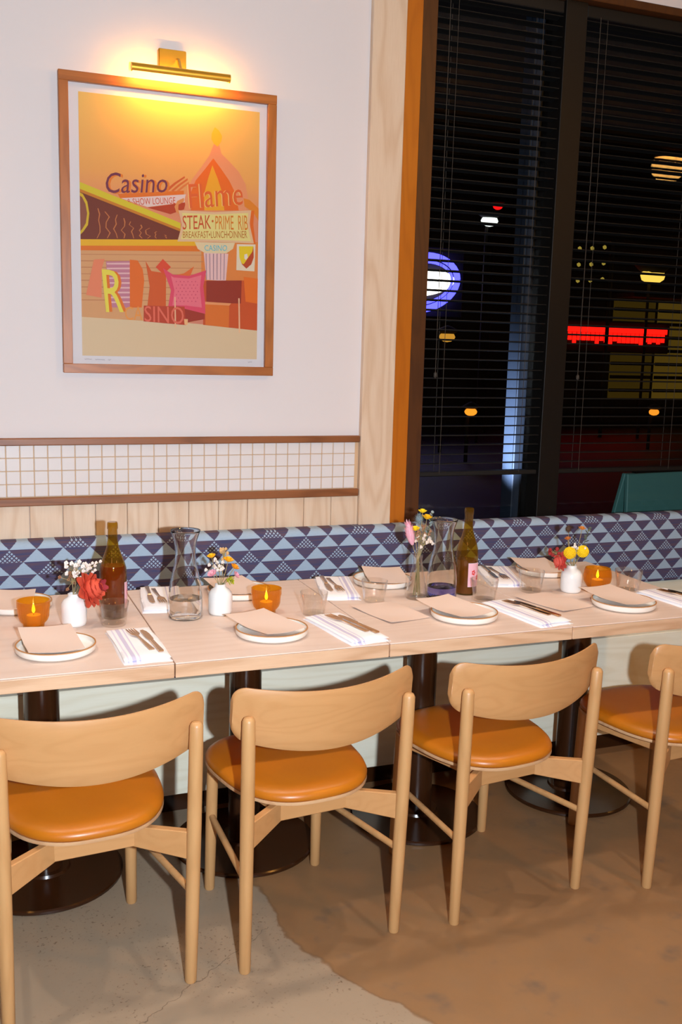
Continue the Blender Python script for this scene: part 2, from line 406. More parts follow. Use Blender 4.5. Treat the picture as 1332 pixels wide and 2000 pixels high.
# ------------------------------------------------------------------ banquette
bq = thing('banquette_bench', 'long upholstered banquette with triangle-patterned back and pale wood base', 'bench', (0, 0, 0))
bx0, bx1 = -2.6, 4.6
def cushion(x0, x1, z0, z1, y0, y1, m, name):
    b = bmesh.new(); prof = []
    r = 0.028
    prof = [(y1, z0), (y0+0.01, z0)]
    for i in range(5): a = PI*1.5 - (PI/2)*i/4; prof.append((y0+0.012+0.012*math.cos(a), z0+0.012+0.012*math.sin(a)))
    for i in range(9): a = PI - (PI*0.5)*i/8; prof.append((y0+r+r*math.cos(a), z1-r+r*math.sin(a)))
    prof.append((y1, z1))
    L = [b.verts.new((x0, y, z)) for y, z in prof]; Rr = [b.verts.new((x1, y, z)) for y, z in prof]; n = len(prof)
    for i in range(n): b.faces.new((L[i], L[(i+1) % n], Rr[(i+1) % n], Rr[i]))
    b.faces.new(L[::-1]); b.faces.new(Rr)
    return mesh_obj(name, b, m, bq, 40)
cushion(bx0, bx1, 0.585, 0.890, 1.003, W-0.014, M['cloth'], 'back_cushion')
mesh_obj('back_board', nbox(bx0, bx1, 1.02, W-0.013, 0.46, 0.584), M['bench_ash'], bq)
cushion(bx0, bx1, 0.435, 0.458, 0.66, 1.0, M['cloth'], 'seat_cushion')
mesh_obj('base_panel', nbox(bx0, bx1, 0.615, 0.64, 0.088, 0.486, bev=0.002), M['bench_ash'], bq)
mesh_obj('toe_kick', nbox(bx0, bx1, 0.68, 0.70, 0.0, 0.088), M['brown_metal'], bq)
mesh_obj('base_body', nbox(bx0, bx1, 0.641, 1.0, 0.088, 0.434), M['bench_ash'], bq)

# ------------------------------------------------------------------ tables
TT = 0.75
def make_table(x, label):
    t = thing('dining_table', label, 'table', (x, 0.40, 0), 0, 'dining tables pushed together in a row')
    hw = 0.3035
    bt = nbox(-hw, hw, -0.40, 0.40, TT-0.004, TT, bev=0.0015); mesh_obj('table_top', bt, M['top'], t)
    be = nbox(-hw, hw, -0.40, 0.40, TT-0.040, TT-0.0041, bev=0.002, seg=2); mesh_obj('edge_band', be, M['edge'], t)
    lathe_c = bmesh.new(); lathe(lathe_c, [(0, 0.016), (0.05, 0.016), (0.05, TT-0.06), (0, TT-0.06)], 40); mesh_obj('column', lathe_c, M['brown_metal'], t, 40)
    bb = bmesh.new(); lathe(bb, [(0, 0), (0.222, 0), (0.225, 0.003), (0.225, 0.010), (0.221, 0.014), (0.10, 0.018), (0.072, 0.022), (0.068, 0.030), (0, 0.030)], 56); mesh_obj('base', bb, M['brown_metal'], t, 40)
    mesh_obj('mounting_plate', nbox(-0.18, 0.18, -0.18, 0.18, TT-0.06, TT-0.0405, bev=0.003), M['brown_metal'], t)
    return t
tab = make_table(-0.305, 'leftmost dining table, with the dark wine bottle and red flower')
for x, lb in ((0.305, 'second dining table from the left, with the carafe below the picture'), (0.915, 'third dining table, with the clear bud vase and green bottle'), (1.525, 'rightmost dining table, with the yellow flowers in a white vase')):
    dup(tab, (x, 0.40, 0), 0, lb)

# ------------------------------------------------------------------ chairs
def make_chair(label):
    c = thing('dining_chair', label, 'chair', (0,0,0), 0, 'oak chairs facing the banquette')
    for s in (-1, 1):
        b = bmesh.new(); p0 = Vector((s*0.217, 0, 0)); p1 = Vector((s*0.223, -0.024, 0.688))
        ts = [0, 0.006, 0.3, 0.62, 0.9, 0.985, 0.996, 1.0]; rs = [0.0135, 0.0150, 0.0170, 0.0180, 0.0172, 0.0162, 0.0125, 0.0075]
        tube(b, [p0.lerp(p1, q) for q in ts], rs, 18); mesh_obj('rear_leg', b, M['chair_v'], c, 50)
        b = bmesh.new(); p0 = Vector((s*0.170, 0.407, 0)); p1 = Vector((s*0.165, 0.395, 0.416))
        tube(b, [p0.lerp(p1, q) for q in (0, 0.01, 0.5, 1)], [0.013, 0.015, 0.0165, 0.0165], 18); mesh_obj('front_leg', b, M['chair_v'], c, 50)
        b = bmesh.new(); tube(b, [(s*0.217, -0.008, 0.246), (s*0.168, 0.403, 0.232)], 0.009, 12); mesh_obj('stretcher', b, M['chair_v'], c, 50)
        b = bmesh.new(); beam(b, (s*0.090, 0.084, 0.352), (s*0.214, -0.006, 0.334), 0.020, 0.052, 0.072); mesh_obj('diagonal_rail', b, M['chair_h'], c)
        b = bmesh.new(); beam(b, (s*0.086, 0.088, 0.362), (s*0.160, 0.392, 0.362), 0.020, 0.048, 0.048); mesh_obj('side_rail', b, M['chair_h'], c)
    b = bmesh.new(); beam(b, (-0.098, 0.078, 0.352), (0.098, 0.078, 0.352), 0.020, 0.055, 0.055); mesh_obj('cross_rail', b, M['chair_h'], c)
    b = bmesh.new(); beam(b, (-0.158, 0.395, 0.365), (0.158, 0.395, 0.365), 0.020, 0.046, 0.046); mesh_obj('front_rail', b, M['chair_h'], c)
    # seat outline
    N = 72
    def outline(sc, inset=0.0):
        pts = []
        for i in range(N):
            a = 2*PI*i/N; ca, sa = math.cos(a), math.sin(a); e = 2/2.7
            yy = (abs(sa)**e)*(1 if sa >= 0 else -1); xx = (abs(ca)**e)*(1 if ca >= 0 else -1)
            y = 0.232 + (0.226-inset)*sc*yy; hwid = 0.206 + 0.024*yy
            pts.append(((hwid-inset)*sc*xx, y))
        return pts
    def rings(bm_, levels):
        prev = None
        for sc, ins, z, dish in levels:
            cur = [bm_.verts.new((x, y, z)) for x, y in outline(sc, ins)]
            if prev is None: bm_.faces.new(cur[::-1])
            else:
                for i in range(N): bm_.faces.new((prev[i], prev[(i+1) % N], cur[(i+1) % N], cur[i]))
            prev = cur
        bm_.faces.new(prev)
    b = bmesh.new(); rings(b, [(1, 0.006, 0.4125, 0), (1, 0.001, 0.415, 0), (1, 0.0, 0.418, 0), (1, 0.001, 0.4235, 0)]); mesh_obj('seat_shell', b, M['ply'], c, 40)
    b = bmesh.new(); rings(b, [(1, 0.003, 0.4236, 0), (1, 0.0005, 0.428, 0), (1, 0.0, 0.433, 0), (1, 0.003, 0.440, 0), (1, 0.009, 0.446, 0), (1, 0.020, 0.4505, 0), (1, 0.04, 0.453, 0), (1, 0.08, 0.453, 0), (1, 0.12, 0.452, 0), (1, 0.16, 0.4517, 0)])
    mesh_obj('seat_pad', b, M['leather'], c, 60)
    # curved backrest
    b = bmesh.new(); NS, NT_ = 56, 8; th = 0.017; HW = 0.252; R = 0.036
    def edge_z(x):
        s = x/HW; zt = 0.738 + 0.021*s*s; zb = 0.577 + 0.044*s*s; d = HW-abs(x)
        if d < R: k = R - math.sqrt(max(0, R*R-(R-d)**2)); zt -= k; zb += k
        return zb, zt
    xs = [HW*math.sin(PI/2*(2*i/NS-1)) for i in range(NS+1)]
    front, back = [], []
    for x in xs:
        s = x/HW; yb = -0.052 + 0.066*s*s; zb, zt = edge_z(x); fr, bk = [], []
        for j in range(NT_+1):
            q = j/NT_; z = zb + (zt-zb)*q; lean = -0.10*(z-0.66)
            e = min(q, 1-q)*(zt-zb); rnd = max(0, 0.006-e); rnd = 0.006 - math.sqrt(max(0, 0.006**2-rnd**2))
            bk.append(b.verts.new((x, yb+lean+rnd, z))); fr.append(b.verts.new((x, yb+lean+th-rnd, z)))
        front.append(fr); back.append(bk)
    for i in range(NS):
        for j in range(NT_):
            b.faces.new((back[i][j], back[i+1][j], back[i+1][j+1], back[i][j+1])); b.faces.new((front[i][j], front[i][j+1], front[i+1][j+1], front[i+1][j]))
        b.faces.new((back[i][0], front[i][0], front[i+1][0], back[i+1][0])); b.faces.new((back[i][NT_], back[i+1][NT_], front[i+1][NT_], front[i][NT_]))
    for col in (0, NS):
        for j in range(NT_): b.faces.new((back[col][j], back[col][j+1], front[col][j+1], front[col][j]))
    bo = mesh_obj('backrest', b, M['chair_h'], c, 50)
    md = bo.modifiers.new('soft_edge', 'BEVEL'); md.width = 0.005; md.segments = 3; md.limit_method = 'ANGLE'; md.angle_limit = math.radians(50)
    return c
ch = make_chair('leftmost oak chair, nearest the camera, cut off by the left edge')
ch.location = (-0.227, -0.251, 0); ch.rotation_euler = (0, 0, math.radians(4.6))
dup(ch, (0.342, -0.223, 0), math.radians(5.3), 'second oak chair from the left, in front of the carafe table')
dup(ch, (0.948, -0.199, 0), math.radians(6.5), 'third oak chair from the left, in front of the green bottle')
dup(ch, (1.588, -0.226, 0), math.radians(4.2), 'rightmost oak chair, cut off by the right edge')
# ------------------------------------------------------------------ framed picture and its lamp
AX, AZ, AW, AH = -0.0945, 1.5187, 0.620, 0.857     # printed image: lower-left corner and size
pic = thing('framed_picture', 'framed print of vintage neon signs in a walnut frame under a brass lamp', 'picture', (0.2125, W, 1.46))
OX, OY, OZ = 0.2125, W, 1.46
def part(name, bmx, m, parent=pic, smooth=None):
    o = mesh_obj(name, bmx, m, parent, smooth); o.data.transform(Matrix.Translation((-OX, -OY, -OZ))); return o
FX0, FX1, FZ0, FZ1, FW = -0.159, 0.583, 1.460, 2.434, 0.031
part('backing', nbox(FX0+0.01, FX1-0.01, W-0.010, W-0.002, FZ0+0.01, FZ1-0.01), M['mat_board'])
for nm, a, m in (('frame_rail', (FX0, FX1, FZ1-FW, FZ1), 'frame_h'), ('frame_rail', (FX0, FX1, FZ0, FZ0+FW), 'frame_h'), ('frame_stile', (FX0, FX0+FW, FZ0+FW, FZ1-FW), 'frame'), ('frame_stile', (FX1-FW, FX1, FZ0+FW, FZ1-FW), 'frame')):
    part(nm, nbox(a[0], a[1], W-0.032, W-0.001, a[2], a[3], bev=0.0015), M[m])
part('mat_board', nbox(FX0+FW-0.002, FX1-FW+0.002, W-0.0125, W-0.0102, FZ0+FW-0.002, FZ1-FW+0.002), M['mat_board'])
def sky_print():
    m = mat('printed_dusk_sky', (250, 200, 110), 0.6); t = NT(m); g = t.add('ShaderNodeTexCoord').outputs['Generated']; s = t.add('ShaderNodeSeparateXYZ', {0: g})
    t.put(t.b.inputs['Base Color'], t.ramp(s.outputs[2], [(0.30, lin((228, 140, 112))), (0.58, lin((238, 148, 104))), (0.72, lin((248, 176, 92))), (1.0, lin((252, 204, 108)))])); return m
prt = part('print', nbox(AX, AX+AW, W-0.0135, W-0.0126, AZ, AZ+AH), sky_print())
part('glazing', nbox(FX0+FW-0.001, FX1-FW+0.001, W-0.021, W-0.0195, FZ0+FW-0.001, FZ1-FW+0.001), M['picture_glass'])
_pm = {}
def pmat(c):
    if c not in _pm: _pm[c] = mat('print_ink', c, 0.6)
    return _pm[c]
layer = [0]
def flat(name, col, polys):
    layer[0] += 1; y = W-0.0136-0.00004*layer[0]; b = bmesh.new()
    for pts in polys:
        vs = [b.verts.new((AX+min(max(x/1000, 0), AW), y, AZ+min(max(z/1000, 0), AH))) for x, z in pts]
        f = b.faces.new(vs); f.normal_update()
    bmesh.ops.triangulate(b, faces=b.faces[:])
    for f in b.faces:
        f.normal_update()
        if f.normal.y > 0: f.normal_flip()
    me = bpy.data.meshes.new(name); b.to_mesh(me); b.free(); me.materials.append(pmat(col)); me.transform(Matrix.Translation((-OX, -OY, -OZ)))
    link_mesh(name, me, prt)
def text_verts(s, bold=0.0):
    cu = bpy.data.curves.new('lettering', 'FONT'); cu.body = s; cu.offset = bold; cu.resolution_u = 3
    o = bpy.data.objects.new('lettering', cu); COL.objects.link(o)
    me = bpy.data.meshes.new_from_object(o.evaluated_get(bpy.context.evaluated_depsgraph_get()))
    bpy.data.objects.remove(o); bpy.data.curves.remove(cu)
    xs = [v.co.x for v in me.vertices]; ys = [v.co.y for v in me.vertices]
    return me, min(xs), max(xs), min(ys), max(ys)
def lettering(s, col, quad, bold=0.006):
    layer[0] += 1; y = W-0.0136-0.00004*layer[0]
    me, x0, x1, y0, y1 = text_verts(s, 0.0)
    tl, tr, br, bl = [Vector((q[0]/1000, q[1]/1000)) for q in quad]
    for v in me.vertices:
        u = (v.co.x-x0)/(x1-x0); q = (v.co.y-y0)/(y1-y0)
        p = (bl*(1-u)+br*u)*(1-q) + (tl*(1-u)+tr*u)*q
        v.co = Vector((AX+p.x-OX, y-OY, AZ+p.y-OZ))
    me.name = 'printed_lettering'; me.materials.clear(); me.materials.append(pmat(col)); link_mesh('printed_lettering', me, prt)
ART_SHAPES = [
 ('printed_ground',(232,205,165),[(-12,132),(358,122),(623,107),(625,0),(-14,-4)]),
 ('printed_siding',(228,168,112),[(-8,351),(426,372),(427,138),(358,119),(-12,130)]),
 ('printed_red_yard',(214,84,22),[(420,277),(621,301),(624,103),(420,117)]),
 ('printed_orange_wall',(236,138,60),[(413,402),(619,415),(621,281),(413,270)]),
 ('printed_dark_facade',(122,48,20),[(-5,545),(339,436),(339,403),(-8,385)]),
 ('printed_siding_line',(206,134,84),[(-7,338),(420,359),(420,357),(-7,336)]),
 ('printed_siding_line',(206,134,84),[(-7,317),(420,337),(420,334),(-7,314)]),
 ('printed_siding_line',(206,134,84),[(-8,296),(420,314),(420,312),(-8,293)]),
 ('printed_siding_line',(206,134,84),[(-8,274),(420,292),(420,289),(-8,272)]),
 ('printed_siding_line',(206,134,84),[(-9,253),(420,269),(420,267),(-9,250)]),
 ('printed_siding_line',(206,134,84),[(-9,231),(420,247),(420,244),(-9,228)]),
 ('printed_siding_line',(206,134,84),[(-9,209),(420,224),(420,222),(-9,207)]),
 ('printed_siding_line',(206,134,84),[(-10,188),(420,202),(420,199),(-10,185)]),
 ('printed_neon_wire',(206,120,60),[(57,490),(62,471),(59,452),(63,432),(63,413),(53,392),(56,393),(66,413),(66,433),(62,452),(66,472),(60,491)]),
 ('printed_neon_wire',(206,120,60),[(80,481),(94,465),(84,447),(83,429),(96,413),(87,395),(90,395),(100,413),(86,430),(87,447),(98,465),(83,482)]),
 ('printed_neon_wire',(206,120,60),[(121,474),(115,458),(117,443),(108,427),(117,412),(121,397),(124,397),(120,412),(112,427),(121,443),(118,458),(124,474)]),
 ('printed_neon_wire',(206,120,60),[(143,464),(146,451),(145,438),(134,424),(146,412),(143,398),(146,398),(150,412),(137,424),(148,438),(150,452),(146,465)]),
 ('printed_neon_wire',(206,120,60),[(166,455),(161,444),(176,434),(168,422),(173,411),(176,400),(179,400),(176,411),(172,422),(179,434),(164,444),(169,455)]),
 ('printed_neon_wire',(206,120,60),[(200,446),(204,438),(195,428),(202,420),(195,410),(204,402),(208,402),(199,411),(205,420),(198,428),(208,438),(204,447)]),
 ('printed_neon_wire',(206,120,60),[(231,438),(217,430),(217,423),(219,416),(233,411),(223,403),(226,403),(236,411),(222,417),(221,423),(220,430),(234,438)]),
 ('printed_neon_wire',(206,120,60),[(254,428),(248,423),(252,419),(250,414),(249,409),(253,405),(257,405),(252,410),(253,414),(255,419),(251,423),(258,428)]),
 ('printed_neon_wire',(206,120,60),[(281,419),(287,417),(283,414),(288,412),(286,410),(289,407),(292,408),(290,410),(291,412),(286,414),(291,417),(285,419)]),
 ('printed_yellow_band',(246,186,18),[(-8,386),(407,410),(407,389),(-8,365)]),
 ('printed_orange_band',(238,120,14),[(-8,365),(407,389),(407,370),(-8,350)]),
 ('printed_medallion',(226,190,30),[(-5,538),(10,533),(24,509),(30,472),(25,434),(10,412),(-7,401)]),
 ('printed_medallion_face',(150,84,60),[(-5,527),(7,523),(18,502),(23,472),(18,439),(7,421),(-7,412)]),
 ('printed_sign_base',(240,120,20),[(125,542),(351,571),(351,556),(134,527)]),
 ('printed_lounge_sign',(240,212,205),[(135,529),(358,559),(358,533),(225,507)]),
 ('printed_sign_shade',(196,64,18),[(225,505),(358,533),(351,508),(304,489)]),
 ('printed_swoosh',(226,100,36),[(284,566),(318,595),(353,619),(355,614),(323,590),(295,564)]),
 ('printed_swoosh',(232,112,40),[(306,567),(332,590),(363,613),(365,607),(336,585),(315,566)]),
 ('printed_swoosh',(236,130,60),[(326,569),(347,587),(368,602),(369,595),(351,582),(334,567)]),
 ('printed_beam',(226,206,36),[(-5,571),(339,462),(339,442),(-5,549)]),
 ('printed_beam_shade',(212,130,20),[(-5,549),(339,442),(339,433),(-5,539)]),
 ('printed_scroll',(238,150,80),[(351,547),(328,535),(318,515),(324,497),(339,488),(339,498),(331,507),(332,523),(351,534)]),
 ('printed_dome',(246,158,108),[(456,735),(440,695),(412,654),(381,613),(361,573),(353,541),(358,506),(573,521),(580,564),(571,610),(546,650),(511,682),(483,705),(474,736)]),
 ('printed_dome_arch',(246,112,18),[(454,687),(425,649),(392,608),(373,561),(375,507),(547,519),(536,574),(511,618),(480,657)]),
 ('printed_dome_flame',(252,176,30),[(451,664),(436,618),(422,565),(423,510),(495,515),(488,570),(470,621)]),
 ('printed_finial',(250,192,36),[(459,791),(474,781),(485,764),(483,747),(470,727),(456,735),(447,750),(448,769)]),
 ('printed_arm',(240,140,30),[(564,562),(586,558),(620,531),(621,488),(600,517),(568,534)]),
 ('printed_sign_leg',(238,110,16),[(586,519),(604,523),(601,474),(610,408),(594,408)]),
 ('printed_menu_sign_border',(238,196,150),[(332,504),(460,507),(593,523),(587,476),(604,409),(461,406),(328,399),(344,456)]),
 ('printed_menu_sign',(240,226,140),[(344,496),(460,499),(582,513),(578,475),(593,416),(461,414),(340,408),(354,457)]),
 ('printed_bowl',(238,216,170),[(389,401),(534,407),(527,386),(503,369),(427,365),(400,378)]),
 ('printed_striped_base',(244,200,196),[(421,366),(510,368),(502,273),(431,274)]),
 ('printed_badge_panel',(240,224,196),[(541,403),(610,406),(607,312),(540,313)]),
 ('printed_badge_shield',(196,72,22),[(549,396),(602,399),(604,361),(595,336),(577,320),(560,335),(551,358)]),
 ('printed_badge_top',(244,212,24),[(549,396),(602,399),(598,380),(567,335),(560,337),(551,358)]),
 ('printed_badge_mark',(240,230,220),[(569,369),(579,372),(582,359),(575,350),(569,355)]),
 ('printed_coral_letter',(244,138,96),[(43,322),(79,326),(68,292),(67,196),(15,204)]),
 ('printed_lilac_panel',(206,130,150),[(83,318),(166,324),(165,167),(91,165)]),
 ('printed_lilac_line',(240,190,190),[(85,313),(164,318),(164,312),(87,308)]),
 ('printed_lilac_line',(240,190,190),[(85,297),(164,302),(164,296),(86,292)]),
 ('printed_lilac_line',(240,190,190),[(85,281),(164,285),(164,280),(86,276)]),
 ('printed_lilac_line',(240,190,190),[(85,265),(164,269),(164,264),(86,260)]),
 ('printed_lilac_line',(240,190,190),[(85,249),(164,253),(164,247),(86,244)]),
 ('printed_lilac_line',(240,190,190),[(84,233),(164,237),(164,231),(86,228)]),
 ('printed_lilac_line',(240,190,190),[(84,217),(164,221),(164,215),(85,212)]),
 ('printed_lilac_line',(240,190,190),[(84,201),(164,205),(164,199),(85,195)]),
 ('printed_lilac_line',(240,190,190),[(84,185),(163,188),(163,183),(85,179)]),
 ('printed_orange_letter',(240,112,14),[(163,328),(190,327),(207,299),(212,261),(203,169),(162,167)]),
 ('printed_rust_panel',(222,92,20),[(217,327),(237,294),(288,289),(287,175),(222,172),(231,242)]),
 ('printed_red_diamond',(232,74,36),[(277,337),(305,311),(278,285),(252,308)]),
 ('printed_spike',(236,110,40),[(317,284),(351,292),(387,318),(373,284)]),
 ('printed_pink_border',(236,74,104),[(277,306),(312,286),(368,284),(431,307),(420,251),(432,154),(358,169),(294,170),(305,232)]),
 ('printed_pink_panel',(246,118,134),[(305,281),(315,276),(368,275),(413,289),(408,244),(415,177),(358,182),(310,181),(317,233)]),
 ('printed_dark_sign',(170,48,20),[(351,171),(425,156),(425,137),(358,122),(351,135)]),
 ('printed_red_backing',(198,64,26),[(210,176),(353,178),(358,114),(209,122)]),
 ('printed_shed',(158,44,12),[(431,271),(560,278),(558,197),(431,194)]),
 ('printed_crate',(232,118,30),[(427,194),(515,192),(514,110),(428,117)]),
 ('printed_crate_lid',(244,160,100),[(427,198),(522,196),(515,188),(427,189)]),
 ('printed_orange_letter',(244,116,14),[(567,291),(621,287),(619,199),(575,204)]),
 ('printed_post',(248,196,150),[(317,210),(321,210),(323,104),(318,104)]),
 ('printed_post',(248,196,150),[(548,215),(553,215),(556,93),(551,93)]),
 ('printed_cup',(250,190,130),[(351,135),(365,135),(364,115),(353,115)]),
 ('printed_stripe',(176,140,150),[(428,364),(431,364),(433,274),(430,274)]),
 ('printed_stripe',(176,140,150),[(441,364),(444,365),(446,275),(443,274)]),
 ('printed_stripe',(176,140,150),[(454,365),(458,365),(458,275),(455,275)]),
 ('printed_stripe',(176,140,150),[(467,366),(471,366),(471,276),(468,276)]),
 ('printed_stripe',(176,140,150),[(481,367),(484,367),(483,276),(481,276)]),
 ('printed_stripe',(176,140,150),[(494,368),(497,368),(496,277),(493,277)]),
 ('printed_dots',(214,70,100),[(322,262),(324,265),(326,262),(324,260)]),
 ('printed_dots',(214,70,100),[(329,251),(331,254),(333,251),(331,249)]),
 ('printed_dots',(214,70,100),[(322,240),(324,242),(326,240),(324,237)]),
 ('printed_dots',(214,70,100),[(329,229),(331,232),(333,229),(331,226)]),
 ('printed_dots',(214,70,100),[(322,217),(324,220),(326,218),(324,215)]),
 ('printed_dots',(214,70,100),[(329,206),(331,209),(333,207),(331,204)]),
 ('printed_dots',(214,70,100),[(322,195),(324,198),(326,195),(324,192)]),
 ('printed_dots',(214,70,100),[(336,263),(338,266),(340,263),(338,260)]),
 ('printed_dots',(214,70,100),[(342,252),(344,255),(347,252),(344,249)]),
 ('printed_dots',(214,70,100),[(336,240),(338,243),(340,241),(338,238)]),
 ('printed_dots',(214,70,100),[(342,229),(344,232),(347,230),(344,227)]),
 ('printed_dots',(214,70,100),[(336,218),(338,221),(340,218),(338,215)]),
 ('printed_dots',(214,70,100),[(342,207),(344,210),(347,207),(344,204)]),
 ('printed_dots',(214,70,100),[(336,195),(338,198),(340,196),(338,193)]),
 ('printed_dots',(214,70,100),[(349,263),(351,266),(353,264),(351,261)]),
 ('printed_dots',(214,70,100),[(356,253),(358,255),(360,253),(358,250)]),
 ('printed_dots',(214,70,100),[(349,241),(351,244),(353,241),(351,238)]),
 ('printed_dots',(214,70,100),[(356,230),(358,233),(360,230),(358,228)]),
 ('printed_dots',(214,70,100),[(349,219),(351,221),(353,219),(351,216)]),
 ('printed_dots',(214,70,100),[(356,208),(358,210),(360,208),(358,205)]),
 ('printed_dots',(214,70,100),[(349,196),(351,199),(353,196),(351,193)]),
 ('printed_dots',(214,70,100),[(363,264),(365,267),(367,264),(365,262)]),
 ('printed_dots',(214,70,100),[(370,253),(372,256),(374,253),(372,251)]),
 ('printed_dots',(214,70,100),[(363,242),(365,244),(367,242),(365,239)]),
 ('printed_dots',(214,70,100),[(370,231),(372,233),(374,231),(372,228)]),
 ('printed_dots',(214,70,100),[(363,219),(365,222),(367,219),(365,217)]),
 ('printed_dots',(214,70,100),[(370,208),(372,211),(374,208),(372,206)]),
 ('printed_dots',(214,70,100),[(363,197),(365,199),(367,197),(365,194)]),
 ('printed_dots',(214,70,100),[(377,265),(379,267),(381,265),(379,262)]),
 ('printed_dots',(214,70,100),[(383,254),(386,256),(388,254),(386,251)]),
 ('printed_dots',(214,70,100),[(377,242),(379,245),(381,242),(379,240)]),
 ('printed_dots',(214,70,100),[(383,231),(386,234),(388,232),(386,229)]),
 ('printed_dots',(214,70,100),[(377,220),(379,222),(381,220),(379,217)]),
 ('printed_dots',(214,70,100),[(384,209),(386,212),(388,209),(386,206)]),
 ('printed_dots',(214,70,100),[(377,197),(379,200),(381,197),(379,195)]),
 ('printed_dots',(214,70,100),[(390,265),(392,268),(394,266),(392,263)]),
 ('printed_dots',(214,70,100),[(397,254),(399,257),(401,255),(399,252)]),
 ('printed_dots',(214,70,100),[(390,243),(392,246),(394,243),(392,240)]),
 ('printed_dots',(214,70,100),[(397,232),(399,235),(401,232),(399,229)]),
 ('printed_dots',(214,70,100),[(390,220),(392,223),(395,221),(392,218)]),
 ('printed_dots',(214,70,100),[(397,209),(399,212),(401,210),(399,207)]),
 ('printed_dots',(214,70,100),[(390,198),(393,200),(395,198),(393,195)]),
]
ART_TEXT = [
 ('Casino',(240, 130, 30),[(97, 607),(306, 625),(299, 557),(88, 539)]),
 ('Casino',(124, 46, 74),[(89, 609),(298, 625),(292, 560),(82, 541)]),
 ('& SHOW LOUNGE',(222, 88, 44),[(155, 529),(321, 547),(321, 525),(160, 508)]),
 ('Flame',(255, 206, 120),[(362, 592),(555, 617),(559, 538),(369, 511)]),
 ('Flame',(238, 104, 40),[(365, 593),(559, 618),(562, 539),(372, 512)]),
 ('STEAK',(214, 78, 22),[(346, 487),(445, 496),(447, 449),(346, 440)]),
 ('•',(214, 98, 22),[(449, 480),(456, 480),(456, 472),(449, 471)]),
 ('PRIME  RIB',(228, 132, 26),[(462, 494),(578, 504),(581, 454),(462, 449)]),
 ('BREAKFAST•LUNCH•DINNER',(196, 116, 26),[(347, 434),(577, 451),(579, 426),(347, 412)]),
 ('CASINO',(92, 196, 214),[(423, 392),(506, 397),(504, 377),(425, 373)]),
 ('R',(240, 120, 16),[(77, 289),(152, 290),(151, 153),(91, 150)]),
 ('R',(246, 228, 76),[(68, 291),(142, 291),(141, 151),(81, 149)]),
 ('CA',(246, 160, 70),[(144, 169),(206, 173),(205, 125),(146, 125)]),
 ('SINO',(240, 112, 84),[(212, 175),(349, 176),(351, 116),(212, 122)]),
]

late = ('printed_beam', 'printed_beam_shade')
_txt_early = ART_TEXT[:3]
from itertools import groupby
for nm, grp in groupby(ART_SHAPES, key=lambda a: (a[0], a[1])):
    polys = [g[2] for g in grp]
    if nm[0] == 'printed_beam':
        for tx in _txt_early: lettering(*tx)
    flat(nm[0], nm[1], polys)
for tx in ART_TEXT[3:]: lettering(*tx)
# pencil signature and edition mark in the lower margin
for x0, n, zz in ((-0.088, 14, 1.507), (-0.052, 18, 1.506), (-0.008, 6, 1.506), (0.492, 9, 1.508)):
    b = bmesh.new(); pts = [(x0+0.0019*i, W-0.0132, zz+0.0026*math.sin(i*2.1)*((i*7) % 5)/4) for i in range(n)]
    tube(b, pts, 0.0005, 4); part('pencil_mark', b, mat('pencil', (150, 140, 150), 0.8), prt)

lamp = thing('picture_light', 'brass tube picture light mounted over the framed print', 'lamp', (0.215, W, 2.50))
def lpart(name, b, m, smooth=None):
    o = mesh_obj(name, b, m, lamp, smooth); o.data.transform(Matrix.Translation((-0.215, -W, -2.50))); return o
lpart('wall_plate', nbox(0.168, 0.262, W-0.028, W-0.0005, 2.474, 2.540, bev=0.003), M['brass'])
b = bmesh.new(); tube(b, [(0.232, W-0.02, 2.512), (0.229, W-0.06, 2.500), (0.229, W-0.096, 2.462)], 0.005, 10); lpart('arm', b, M['brass'], 50)
b = bmesh.new(); LX0, LX1, LY, LZ, LR = 0.066, 0.393, W-0.100, 2.451, 0.0135
n = 22; ra, rb = [], []
for i in range(n+1):
    a = math.radians(-62 + (150+62)*i/n); ra.append((LY-LR*math.cos(a), LZ+LR*math.sin(a)))
for i in range(n, -1, -1):
    a = math.radians(-62 + (150+62)*i/n); ra.append((LY-(LR-0.0015)*math.cos(a), LZ+(LR-0.0015)*math.sin(a)))
L = [b.verts.new((LX0, y, z)) for y, z in ra]; Rv = [b.verts.new((LX1, y, z)) for y, z in ra]; k = len(ra)
for i in range(k): b.faces.new((L[i], L[(i+1) % k], Rv[(i+1) % k], Rv[i]))
for i in range(n): b.faces.new((L[i], L[k-1-i], L[k-2-i], L[i+1])); b.faces.new((Rv[i], Rv[i+1], Rv[k-2-i], Rv[k-1-i]))
lpart('shade_tube', b, M['brass'], 40)
for x in (LX0, LX1):
    b = bmesh.new(); tube(b, [(x-0.0015, LY, LZ), (x+0.0015, LY, LZ)], LR, 20); lpart('end_cap', b, M['brass'], 40)
b = bmesh.new(); tube(b, [(LX0+0.012, LY+0.001, LZ-0.001), (LX1-0.012, LY+0.001, LZ-0.001)], 0.0085, 14)
lpart('bulb_tube', b, emit('warm_bulb', (255, 170, 66), 115), 50)

